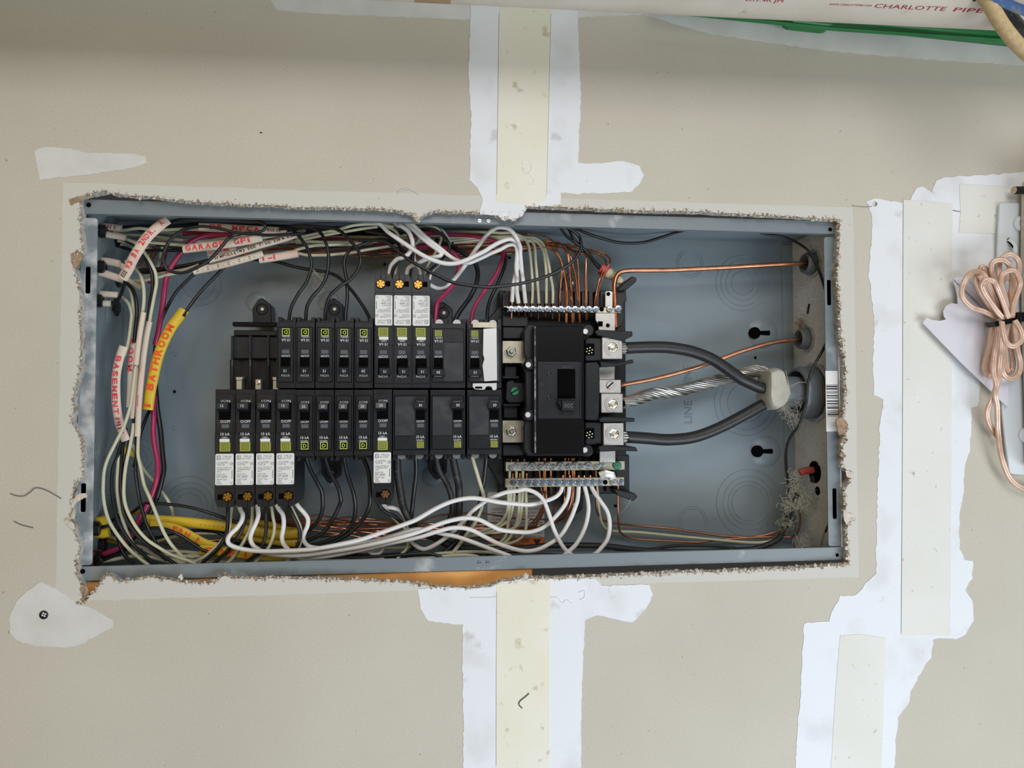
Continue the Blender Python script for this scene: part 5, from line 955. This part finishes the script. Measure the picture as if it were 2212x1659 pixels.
for i, s in enumerate(("470,1141 540,1130 600,1122 640,1119 675,1114 699,1115 728,1121 769,1129 816,1134 857,1136 901,1131 966,1132 1013,1131 1060,1129 1107,1135", "560,1133 620,1123 640,1121 693,1127 722,1121 757,1117 793,1120 840,1126 880,1134 907,1128 942,1115 977,1110 1013,1108 1048,1110 1083,1115 1119,1120 1147,1122 1185,1122", "640,1122 652,1123 699,1128 722,1135 757,1145 816,1153 860,1158 940,1150 1001,1142 1060,1138", "600,1140 640,1135 675,1138 710,1133 746,1133 793,1136 852,1133 901,1135 930,1141 1001,1143 1060,1140", "620,1132 652,1130 722,1139 746,1142 781,1149 840,1152 900,1142", "620,1138 663,1144 710,1150 757,1156 787,1161 850,1160 920,1166", "640,1162 661,1161 699,1159 734,1154 790,1148 850,1146", "480,1148 550,1135 640,1128 700,1133 780,1130 860,1138", "340,1160 380,1172 430,1168 480,1166", "700,1145 780,1143 850,1140 930,1136", "980,1165 1013,1161 1048,1160 1083,1153 1110,1146", "940,1138 1000,1135 1060,1134 1110,1140 1150,1138", "300,1150 330,1160 360,1176 400,1182", "640,1128 720,1128 800,1126 860,1130")):
    w(U, ur, 'one of many bare copper wires in the tangle along the bottom of the box', s, [84, 80, 84], 'copper wires in the bottom tangle', 6)
# --- service cables
def heavy(lab, s, d):
    mb = MB(); pts = path(s, d); mb.tube(pts, .0064, 16); p0 = pts[0].copy(); p1 = pts[1].copy()
    o = single('service_cable', mb, 'Kd2', lab, 'cable', None, smooth=True, ang=60)
    mb = MB(); rr = random.Random(2)
    ax = (p0-p1).normalized()
    for i in range(19):
        a = i*2.4; q = .0052*math.sqrt((i+.5)/19); e = ax.orthogonal().normalized(); f = ax.cross(e); c = p0+(e*math.cos(a)+f*math.sin(a))*q; mb.cyl(c-ax*.002, ax, .0011, .012, 6)
    obj('strand_end', mb, 'alum', o, smooth=True)
M['Kd2'] = mat('dusty_black_rubber', (36, 36, 37), .42, rgb2=(84, 80, 74), vscale=1100, thr=(.5, .85), bump=.1, bscale=1200)
heavy('thick black service cable arching from the top lug down to the putty', "1352,752 1370,751 1400,750 1430,750 1455,752 1497,760 1540,777 1580,804 1600,818 1622,829 1645,838 1680,843", [40, 42, 42, 42, 48])
heavy('thick black service cable rising from the bottom lug to the putty', "1354,944 1372,945 1400,947 1445,950 1500,944 1554,924 1608,896 1640,878 1663,867 1690,856", [40, 44, 48, 52, 54])
nc = thing('aluminium_cable', 'twisted bare aluminium cable from the middle lug to the putty', 'cable', P(1349, 870, 47))
axis = path("1345,871 1352,870 1363,866 1400,854 1430,849 1455,846 1490,838 1525,829 1566,818 1608,807 1636,802 1655,806 1668,818", [47, 50, 56, 62, 62, 58, 52])
dense = []
for i in range(110):
    dense.append(along(axis, i/109))
for layer, ns, rad, sr in ((0, 8, .0056, .00105), (1, 1, .0, .0047)):
    for k in range(ns):
        q = []
        for i, (c, t) in enumerate(dense):
            e = (Vector((0, 1, 0))-t*t.y).normalized(); f = t.cross(e); a = 2*PI*k/ns + i*.115; rd = rad*(1+.10*math.sin(i*.3+k)) * (.8+.25*min(1, i/10))
            q.append(c+(e*math.cos(a)+f*math.sin(a))*rd)
        mb = MB(); mb.tube(q, sr, 6); obj('strand' if layer == 0 else 'shade_core', mb, 'alumw' if layer == 0 else 'slot', nc, smooth=True)  # near-black core paints the shade in the gaps between strands
        if layer == 0:
            q2 = []
            for i, (c, t) in enumerate(dense):
                e = (Vector((0, 1, 0))-t*t.y).normalized(); f = t.cross(e); a = 2*PI*(k+.5)/ns + i*.115; rd = rad*(.97+.10*math.sin(i*.37+k*2)) * (.8+.25*min(1, i/10))
                q2.append(c+(e*math.cos(a)+f*math.sin(a))*rd)
            mb = MB(); mb.tube(q2, sr, 6); obj('strand', mb, 'alumw', nc, smooth=True)
# ------------------------------------------------------------------ cable jackets (sheath pieces with handwriting)
def jacket(m_, lab, s, d, wpx, thick=.55, texts=(), tag_=None):
    pts = path(s, d); p0 = pl(s)[0]; r = wpx/2*PS(p0[0], p0[1], depths(d, 2)[0]); mb = MB()
    mb.tube(pts, r, 12, True, r*thick)
    o = single('cable_sheath', mb, m_, lab, 'cable sheath', tag_, smooth=True, ang=50)
    for txt, t0, t1, h, mm, off in texts:
        q = MB(); pathtext(q, txt, pts, t0, t1, h*2*r, r*thick+.00025, .16 if 'marker' in mm else 0, len(lab), .8, .035 if 'marker' in mm else .01)
        if off:
            for v in q.v: pass
        # wrap the letters onto the oval
        obj('handwriting' if 'marker' in mm else 'print', q, mm, o)
    # open end showing darker core
    return o
J, Y = 'jacket', 'yellow'
jacket(J, 'white sheath piece with red handwriting slanting across the top left corner', "265,601 276,583 287,560 297,543 309,524 322,508 337,494 350,483 361,475", [30, 22, 22, 28], 24, .5, (('W3 BA 2NDR. A', .16, .93, .5, 'marker', 0), ('EEE', .03, .13, .4, 'dark_print', 0)))
jacket(J, 'white sheath with red handwriting lying topmost under the flange', "430,490 470,491 520,494 570,497 620,500", [52, 52], 18, .55, (('DR MPCA', .12, .7, .62, 'marker', 0), ('ECIAL', .78, .94, .35, 'dark_print', 0)))
jacket(J, 'white sheath handwritten GARAGE GFI in red', "396,538 430,534 480,528 530,520 565,512", [40, 36, 40], 20, .5, (('GARAGE GFI', .03, .9, .55, 'marker', 0),))
jacket(J, 'white sheath printed SIMPULL with a date', "452,562 500,549 560,531 600,520 642,507", [46, 44, 48], 14, .6, (('SIMPULL(TM) EEE 7/05/2014 KGE', .06, .98, .42, 'dark_print', 0),))
jacket(J, 'white sheath with a dotted print, lowest of the slanted sheaths', "418,586 460,577 500,567 540,556 568,547", [52, 50, 52], 17, .6, ((': . : . : . : . : . : .', .05, .9, .5, 'grey_print', 0),))
jacket(J, 'white sheath with a red smeared mark at the right end of the slanted sheaths', "560,560 590,556 620,551 644,547", [56, 56], 19, .6, (('1-1', .08, .5, .6, 'marker', 0),))
jacket(J, 'short white sheath end with red smear behind the printed sheath', "448,548 480,541 510,536", [58, 58], 14, .6, (('AE', .3, .8, .6, 'marker', 0),))
jacket(J, 'leftmost vertical white sheath handwritten BASEMENT in red', "267,748 258,775 251,810 250,845 252,880 258,915 266,938 272,952", [34, 34, 38], 20, .5, (('BASEMENT', .1, .72, .55, 'marker', 0), ('8911J', .74, .92, .5, 'red_print', 0)))
jacket(J, 'second vertical white sheath with red handwriting, mostly hidden', "289,728 285,760 282,800 281,840 279,880", [48, 48], 14, .6, (('ROOM', .02, .5, .7, 'marker', 0),))
jacket(J, 'third vertical white sheath, short and thin with a clean cut end', "310,675 305,705 299,745 294,788", [32, 30], 12, .75, ())
jacket(J, 'fourth vertical white sheath, long and thin with faint red marks', "323,695 316,730 309,780 304,830 300,880 297,943", [42, 40], 13, .75, (('. -', .4, .75, .5, 'marker', 0),))
jacket(J, 'short vertical white sheath with a red dash, between the longer ones', "297,795 293,830 290,865 285,904", [44, 42], 10, .75, (('-', .3, .5, .6, 'marker', 0),))
jacket(Y, 'yellow sheath handwritten I BATHROOM in orange red', "319,884 324,850 331,815 340,775 353,740 370,707 384,688 397,670", [50, 44, 44, 54], 24, .55, (('I BATHROOM', .02, .82, .62, 'marker_orange', 0),))
jacket(Y, 'upper long yellow sheath running right under the labelled breakers', "316,1122 340,1124 400,1128 450,1133 500,1139 550,1147 600,1154 645,1152", [56, 58, 62], 24, .6, (('- - - - - - - - - -', .35, .62, .2, 'dark_print', 0),))
jacket(Y, 'yellow sheath with a red mark, bending down from the upper one', "326,1134 350,1136 375,1140 400,1150 420,1161 445,1174 480,1184", [48, 46, 50], 19, .55, (('FRN I', .3, .72, .6, 'marker_orange', 0),))
jacket(Y, 'lowest yellow sheath with large red handwriting by the bottom flange', "432,1188 460,1189 500,1193 540,1198 590,1201 640,1199", [44, 42, 46], 22, .5, (('F NE LI', .06, .62, .65, 'marker_orange', 0),))
jacket(Y, 'yellow sheath behind the white pigtails', "500,1152 540,1160 580,1166 615,1171 646,1173", [66, 66], 20, .6)
jacket(Y, 'yellow sheath tapering to the right behind the fourth pigtail', "534,1128 580,1134 610,1143 646,1150", [70, 70], 18, .6)
for lab, s, d, wd, m_ in (('topmost white cable stub with red print in the left wall', "206,489 230,490 262,494", 50, 17, J), ('pointed white stub under the topmost one', "222,504 240,508 258,511 271,514", 46, 15, J), ('white stub behind, beside the second clamp', "262,526 280,531 300,536 322,538", 82, 14, J), ('white stub level with the left flange slot', "206,563 230,564 258,570", 50, 17, J),
    ('white stub just below the left flange slot', "208,586 230,592 250,599 270,606", 46, 17, J), ('upper of the lowest pair of white stubs', "204,634 225,635 256,637", 48, 14, J), ('lower printed stub of the lowest pair of white stubs', "206,655 220,655 238,656", 44, 14, J), ('upper yellow stub in the left wall', "198,1128 215,1126 233,1122", 48, 22, Y), ('lower yellow stub in the left wall', "206,1150 220,1153 236,1150", 46, 22, Y),
    ('dark yellow stub behind the curved wires', "215,1166 240,1166 262,1170", 66, 16, Y), ('short yellow stub at the back wall beside the oval clamp', "262,971 275,974 292,980", 84, 18, Y), ('brown paper filler at the middle white stub', "252,568 265,576 280,584", 56, 14, 'tan'), ('brown paper filler under the handwritten sheath', "270,602 285,610 303,622", 58, 13, 'tan'), ('dark yellow sheath end above the upper long sheath', "252,1112 280,1108 300,1103", 72, 13, Y)):
    jacket(m_, lab, s, d, wd, .6, (('EB10', .35, .85, .5, 'red_print', 0),) if 'red print' in lab else ())
mb = MB(); mb.box(P(200, 1196, 30), P(213, 1216, 50)); single('orange_clip', mb, 'rednut', 'small orange red clip at the bottom left corner around the magenta wire', 'clip', bevel=.0006)
# wire nut
t = thing('wire_nut', 'tan wire nut with a red collar left of the thick copper bend', 'wire connector', P(1320, 595, 60))
a, b = P(1300, 580, 62), P(1343, 609, 58); ax = (b-a).normalized(); l = (b-a).length
mb = MB(); mb.lathe(a+ax*.003, ax, [(.0062, 0), (.0060, l*.35), (.0048, l*.36), (.0044, l*.8), (.003, l*.92)], 14); obj('cap', mb, 'tan', t, smooth=True, ang=35)
mb = MB(); mb.lathe(a-ax*.001, ax, [(.0068, 0), (.0070, .004), (.0064, .0085)], 14); obj('collar', mb, 'rednut', t, smooth=True, ang=35)
mb = MB()
for k in (-1, 0, 1): mb.tube([a+ax*(.003+l*.36)+Vector((0, -.0052, 0))+ax.cross(Vector((0, 1, 0)))*.0022*k, a+ax*(l*.85)+Vector((0, -.0044, 0))+ax.cross(Vector((0, 1, 0)))*.0018*k], .0006, 5)
obj('grip_rib', mb, 'tan', t, smooth=True)
# ------------------------------------------------------------------ things outside the box
# pvc pipe: find its axis so that its lower edge runs where the photograph shows it
RP = .0445
def axispt(px, py, dt):
    T_ = P(px, py, dt); r = (T_-EYE).normalized(); ux = Vector((1, 0, 0)); nrm = ux.cross(r); nrm = nrm if nrm.z > 0 else -nrm
    return T_ + nrm.normalized()*RP
A = axispt(1021, 11.5, -75); B = axispt(2130, 65, -75); dr = (B-A).normalized(); A0 = A-dr*1.2; B0 = B+dr*.5
pipe = thing('pvc_pipe', 'long dirty white plastic pipe with red lettering across the top right', 'pipe', A)
mb = MB(); mb.tube([A0, A, B, B0], RP, 48, False); mb.tube([A0, A, B, B0], RP-.005, 24, False); obj('tube', mb, 'pvc', pipe, smooth=True)
fr = (Vector((0, -1, 0)) - dr*Vector((0, -1, 0)).dot(dr)).normalized(); dn = dr.cross(fr); dn = dn if dn.z < 0 else -dn
def onpipe(px, py):
    """nearest point of the pipe seen at this pixel -> (distance along, angle)"""
    o = EYE; v = (P(px, py, 0)-EYE).normalized(); w_ = o-A; a = v-dr*v.dot(dr); b = w_-dr*w_.dot(dr); qa = a.dot(a); qb = 2*a.dot(b); qc = b.dot(b)-RP*RP; ds = qb*qb-4*qa*qc
    t_ = (-qb-math.sqrt(max(0, ds)))/(2*qa); h = o+v*t_-A; s_ = h.dot(dr); rad = h-dr*s_; return s_, math.atan2(rad.dot(dn), rad.dot(fr))
def pipetext(mb, txt, px0, px1, py0, py1, hpx):
    s0, a0 = onpipe(px0, py0); s1, a1 = onpipe(px1, py1); _, at = onpipe(px0, py0-hpx); vs, fs, w_, hh = glyphs(txt); o = len(mb.v); H = (a0-at)
    for x, y in vs:
        f = x/w_; s_ = s0+(s1-s0)*f; an = a0+(a1-a0)*f-H*y/hh
        mb.v.append(A+dr*s_+(fr*math.cos(an)+dn*math.sin(an))*(RP+.0002))
    mb.f += [tuple(i+o for i in f) for f in fs]; mb.m += [0]*len(fs)
mb = MB()
pipetext(mb, 'CHARLOTTE', 1887, 2040, 16.5, 23.5, 9); pipetext(mb, 'PIPE', 2058, 2122, 24.5, 27.5, 9); pipetext(mb, 'WWW.CHARLOTTEPIPE.COM', 1790, 1881, 11, 14, 4); pipetext(mb, '.4R JH', 1640, 1690, 3, 5, 9); pipetext(mb, 'LR1', 1610, 1636, 1.5, 3, 8); pipetext(mb, 'PV', 2126, 2136, 28, 28.5, 3); pipetext(mb, '(R)', 2192, 2208, 31, 31.5, 6)
obj('red_lettering', mb, 'red_print', pipe)
# label
mb = MB(); vs = []
for i in range(7):
    for j in range(5):
        s0, a0 = onpipe(896+(973-896)*i/6, 5.2+3.6*i/6-.2); an = a0-.35*j/4-.02; vs.append(A+dr*s0+(fr*math.cos(an)+dn*math.sin(an))*(RP+.0003))
mb.add(vs, [(i*5+j, i*5+j+1, (i+1)*5+j+1, (i+1)*5+j) for i in range(6) for j in range(4)]); pb = obj('paper_label', mb, 'label_brown', pipe)
mb = MB(); pipetext(mb, 'EXPRESS SAVER', 898, 970, 3.2, 5.6, 8); obj('label_print', mb, 'dark_print', pb)
# green rail
gr = thing('green_rail', 'green plastic rail with a tab behind the white pipe', 'plastic rail', P(1900, 80, -12))
g0, g1, h0, h1 = P(1400, 25, -4), P(2300, 118, -4), P(1400, -14, -4), P(2300, 30, -4)
mb = MB(); mb.prism([(g0.x, g0.z), (g1.x, g1.z), (h1.x, h1.z), (h0.x, h0.z)], -.022, -.004); obj('rail', mb, 'green', gr, bevel=.004, smooth=True, ang=50)
mb = MB(); mb.tube([P(1400, 20, -23), P(1800, 62, -23), P(2300, 96, -23)], .0022, 8); obj('raised_rib', mb, 'green', gr, smooth=True)
mb = MB(); mb.prism(xz(pl("1690,44 1786,50 1787,64 1778,73 1768,74 1697,66 1688,61 1686,54"), -8), -.026, -.008); obj('tab', mb, 'green', gr, bevel=.0015)
# tan stick, black bar, blue strap
mb = MB(); mb.tube(path("2095,-70 2127,-10 2140,12 2162,50 2190,87 2216,113 2260,150", -128), .0062, 12); single('wooden_stick', mb, 'sisal', 'worn tan stick slanting across the pipe at the top right corner', 'stick', smooth=True)
mb = MB(); p = path("2120,-40 2162,8 2188,40 2216,74 2262,128", -120); mb.tube(p, .0072, 4, True, .004); single('black_bar', mb, 'Kd', 'black rubber bar behind the tan stick', 'bar')
mb = MB(); p = path("2080,-45 2140,-14 2165,2 2190,14 2216,24 2290,50", -134); mb.tube(p, .0052, 4, True, .002); single('blue_strap', mb, 'blue', 'worn blue flat bar crossing the top right corner', 'bar')
mb = MB(); mb.cyl(P(2106, -30, -122), P(2105, 2, -122)-P(2106, -30, -122), .0030, (P(2105, 2, -122)-P(2106, -30, -122)).length, 10, .0012); single('dark_peg', mb, 'black_dull', 'tiny dark peg tip at the top edge left of the tan stick', 'peg')
# white bracket and board at the right edge
br = thing('metal_bracket', 'tall white enamelled metal plate at the right edge', 'bracket', P(2185, 730, -4))
mb = MB(); mb.prism(xz(pl("2163,438 2300,438 2300,1031 2212,1026 2186,1024 2179,1018 2172,950 2166,893 2163,850 2160,790 2150,680 2153,600 2157,445"), -4), -.004, -.0003); obj('plate', mb, 'bracket', br, bevel=.0006)
mb = MB(); mb.tube([P(a, b, -5) for a, b in pl("2160,442 2156,520 2153,600 2151,680 2162,800 2166,893 2172,950 2181,1020")], .0012, 6); obj('rolled_edge', mb, 'bracket', br, smooth=True)
for x, y, r, hole in ((2203, 484, .0085, 0), (2214, 940, .0085, 1)):
    mb = MB(); c = P(x, y, -4); mb.lathe(c, (0, -1, 0), [(r, -.0002), (r*.98, .002), (r*.8, .0034), (r*.45, .0034), (r*.42, .0022)], 28); bo = obj('boss', mb, 'bracket', br, smooth=True, ang=35)
    if hole: mb = MB(); mb.lathe(c+Vector((0, -.0024, 0)), (0, -1, 0), [(r*.4, 0), (r*.39, .0003)], 20); obj('hole', mb, 'post', bo)
    else: mb = MB(); mb.lathe(c+Vector((0, -.0023, 0)), (0, -1, 0), [(r*.36, 0), (r*.34, .002)], 6); obj('bolt', mb, 'bracket', bo)
mb = MB(); mb.tube(path("2179,517 2186,522 2192,530 2194,540 2192,548 2186,556 2182,562", [-6, -12, -10]), .0022, 6, True, .001); obj('hook', mb, 'bracket', br, smooth=True)
mb = MB(); c = P(2179, 518, -4.2); mb.prism(xz(pl("2176,516 2180,514 2186,520 2190,530 2188,536 2182,528 2176,522"), -4.2), -.0043, -.0039); obj('hook_slot', mb, 'slot', br)
bd = MB(); bd.prism(xz(pl("2206,394 2420,394 2420,1010 2215,1010 2211,870 2206,740 2203,560 2205,410"), -8), -.05, -.008); single('grey_board', bd, 'post', 'weathered grey board edge in front of the white plate at the right', 'board', bevel=.001)
mb = MB(); mb.cyl(P(2190, 411, -12), P(2230, 411, -12)-P(2190, 411, -12), .0042, .012, 14); o = single('black_rod', mb, 'black_dull', 'short black rod end beside the top of the grey board', 'rod', smooth=True, ang=40)
mb = MB(); mb.cyl(P(2189.5, 411, -12), P(2230, 411, -12)-P(2190, 411, -12), .0041, .0012, 14); obj('end_face', mb, 'tan', o)
# card
cd = thing('card', 'white paper card with a curved cut-out and a printed scale, tucked behind the wire coil', 'card', P(2110, 740, -8))
mb = MB(); mb.prism(xz(pl("2060,602 2068,598 2082,599 2140,664 2176,700 2178,880 2165,870 2142,847 2077,785 2030,737 1993,698 1996,692 2001,686 2012,691 2029,693.5 2043,690 2038.5,684 2037,672 2043,661 2055,655 2068,657 2067.6,640 2064,623 2058,609"), -8), -.0085, -.0078); obj('sheet', mb, 'card', cd)
mb = MB()
def stroke(mb, a, b, wpx, d):
    A_, B_ = P(a[0], a[1], d), P(b[0], b[1], d); n_ = (B_-A_).cross(Vector((0, 1, 0))).normalized()*wpx*PS(a[0], a[1], d)/2
    mb.add([A_-n_, B_-n_, B_+n_, A_+n_], [(0, 1, 2, 3)])
stroke(mb, (2060, 604), (2127, 669), 1.1, -8.6)
for t_ in (.05, .2, .35, .5, .65, .8, .93):
    x, y = 2060+67*t_, 604+65*t_; stroke(mb, (x, y), (x-3, y+3), .8, -8.6); stroke(mb, (x+6, y+8), (x+2, y+6), .9, -8.6)
obj('printed_scale', mb, 'dark_print', cd)
# speaker wire coil
SP = [("2172,697 2150,684 2123,672 2101,665 2084,650 2077,633 2081,614 2094,592 2108,587 2120,589 2130,601 2142,628 2152,650 2168,692", [-22, -30, -36, -28, -20]), ("2170,695 2150,676 2130,650 2113,621 2107,601 2113,595 2123,607 2134,630 2145,650 2170,694", [-18, -24, -30, -20]),
      ("2172,692 2150,650 2128,605 2119,583 2121,577 2130,582 2140,601 2159,650 2176,690", [-16, -20, -24, -18]), ("2174,692 2159,679 2130,639 2121,621 2122,613 2130,605 2145,607 2153,618 2166,650 2180,690", [-30, -38, -44, -34]),
      ("2176,690 2171,665 2156,621 2145,595 2142,581 2143,569 2153,562 2171,563 2182,578 2187,600 2184,636 2182,690", [-24, -28, -34, -26]), ("2180,690 2176,665 2162,621 2159,601 2158,578 2163,559 2179,549 2194,555 2201,569 2200,592 2194,636 2186,690", [-22, -24, -28, -22]),
      ("2182,690 2170,640 2162,610 2166,592 2181,584 2194,587 2203,607 2201,624 2190,657 2186,690", [-32, -36, -40, -34]), ("2184,692 2176,650 2166,625 2165,610 2172,602 2182,600 2186,615 2184,650 2188,692", [-17, -18, -20]),
      ("2148,700 2143,715 2137,745 2127,790 2131,807 2141,813 2142,790 2146,750 2154,705", [-22, -16, -14, -18]), ("2158,698 2153,740 2148,769 2146,790 2146,807 2152,832 2143,860 2133,887 2135,910 2147,933 2160,950", [-26, -30, -26, -14, -8]),
      ("2166,698 2163,740 2160,779 2158,800 2158,817 2150,848 2154,875 2155,905 2156,933 2162,981 2177,1025 2193,1045 2212,1056 2240,1066", [-22, -26, -26, -16, -12, -8]), ("2176,698 2170,740 2168,779 2166,802 2174,815 2189,817 2202,804 2204,782 2198,755 2190,700", [-24, -22, -18, -24]),
      ("2164,695 2166,708 2168,723 2174,740 2187,748 2201,741 2208,728 2203,710 2192,692", [-36, -42, -44, -38]), ("2172,698 2171,740 2172,769 2174,790 2179,804 2186,799 2188,780 2182,740 2182,698", [-18, -14, -12, -16])]
mb = MB()
for s, d in SP:
    pts = path(s, d); off = []
    for i, p in enumerate(pts):
        t_ = (pts[min(i+1, len(pts)-1)]-pts[max(i-1, 0)]).normalized(); tw = Vector((0, -1, 0)); off.append(t_.cross(tw).normalized()*.0012)
    mb.tube([p+o_ for p, o_ in zip(pts, off)], .0017, 8); mb.tube([p-o_ for p, o_ in zip(pts, off)], .0017, 8)
single('speaker_wire', mb, 'spk', 'bundled coil of pinkish clear two-strand wire hanging at the right edge', 'wire coil', smooth=True, ang=60)
ct = thing('cable_tie', 'black cable tie cinched around the coil of pinkish wire', 'cable tie', P(2172, 694, -24))
mb = MB(); c = P(2171, 694, -22); u = (P(2200, 686, -26)-P(2136, 702, -26)).normalized(); hw_ = (P(2200, 686, -26)-P(2136, 702, -26)).length/2*.98; nv = Vector((0, 1, 0)); pts = [c+u*(math.cos(a*PI/16)*hw_)+nv*(math.sin(a*PI/16)*.016) for a in range(33)]
upv_ = u.cross(nv)
vs = []
for p in pts: vs += [p+upv_*.0026, p-upv_*.0026]
mb.add(vs+[c+(v-c)*.96 for v in vs], [(2*i, 2*i+1, 2*i+3, 2*i+2) for i in range(32)] + [(66+2*i, 66+2*i+2, 66+2*i+3, 66+2*i+1) for i in range(32)] + [(2*i, 2*i+2, 66+2*i+2, 66+2*i) for i in range(32)] + [(2*i+1, 66+2*i+1, 66+2*i+3, 2*i+3) for i in range(32)])
obj('strap', mb, 'black_gloss', ct, smooth=True, ang=40)
mb = MB(); c = P(2204, 685, -34); mb.box(c+Vector((-.005, -.003, -.005)), c+Vector((.007, .004, .005))); obj('head', mb, 'black_gloss', ct, bevel=.0008)
# ------------------------------------------------------------------ dust, webs, fibres
def clump(lab, spots, seed, m_='web', nm='dust_clump', r=.00026, cat='debris'):
    rr = random.Random(seed); mb = MB()
    for px, py, d, sp, n_, ln in spots:
        for i in range(int(n_*1.5)):
            c = P(px+rr.gauss(0, sp), py+rr.gauss(0, sp), d+rr.gauss(0, 2)); v = Vector((rr.gauss(0, 1), rr.gauss(0, .6), rr.gauss(0, 1))).normalized()*ln/1000*rr.uniform(.4, 1); k = Vector((rr.gauss(0, 1), rr.gauss(0, 1), rr.gauss(0, 1)))*ln/1000*.25
            mb.tube([c-v, c+k, c+v], r*rr.uniform(.5, 1.2), 4)
    c = sum(mb.v, Vector())/len(mb.v); mb.v = [v-c for v in mb.v]; o = obj(nm, mb, m_); o.location = c; tag(o, lab, cat); o['kind'] = 'stuff'; return o
clump('pale fibrous dust clump on the dirty cable in the lower right corner', [(1742, 1086, 52, 11, 130, 5), (1718, 1060, 60, 9, 80, 6), (1705, 1090, 58, 8, 80, 6), (1700, 1130, 60, 8, 50, 5), (1716, 1030, 62, 5, 40, 5)], 4)
clump('small dust nest at the bottom right inside corner', [(1742, 1180, 60, 10, 70, 5), (1725, 1172, 70, 6, 30, 4)], 5, 'kraft2')
clump('brown dust tuft on the dusty wall above the lower bushing', [(1726, 700, 72, 7, 70, 3.5)], 6, 'kraft')
clump('thin cobweb wisps between the upper black wires', [(685, 610, 44, 9, 26, 4), (690, 628, 40, 6, 24, 3), (680, 592, 44, 4, 10, 5)], 7, 'web', 'cobweb', .00018)
clump('cobweb strands hanging below the sealing putty', [(1696, 880, 40, 6, 24, 8), (1712, 895, 46, 7, 20, 10), (1726, 868, 40, 6, 12, 8)], 8, 'web', 'cobweb', .0002)
for k, (s, d, lab) in enumerate((("1363,1078 1355,1093 1345,1105 1332,1117 1322,1126 1321,1140 1323,1147", [50, 70, 84], 'long cobweb thread hanging from the lower right support arm'), ("1690,880 1700,888 1706,900 1714,925 1718,935", [38, 50], 'ragged cobweb thread from the putty to the thin wire'), ("672,568 678,585 690,598 698,608", [38, 42], 'cobweb thread from the first upper black wire'), ("1697,800 1706,832 1725,826 1741,826", [34, 26, 20], 'cobweb thread across the grey inner pipe'))):
    mb = MB(); mb.tube(path(s, d), .00035, 5); single('cobweb_thread', mb, 'web', lab, 'cobweb')
mb = MB(); rr = random.Random(21)
for i in range(240):
    d = rr.uniform(14, 100); z = rr.uniform(-.165, .165); mb.ico((HW-T-.0004, d/1000, z), rr.uniform(.0004, .0012), i, .4, (.6, 1, 1))
o = obj('dust_grit', mb, 'dusty', enc); o['kind'] = 'stuff'
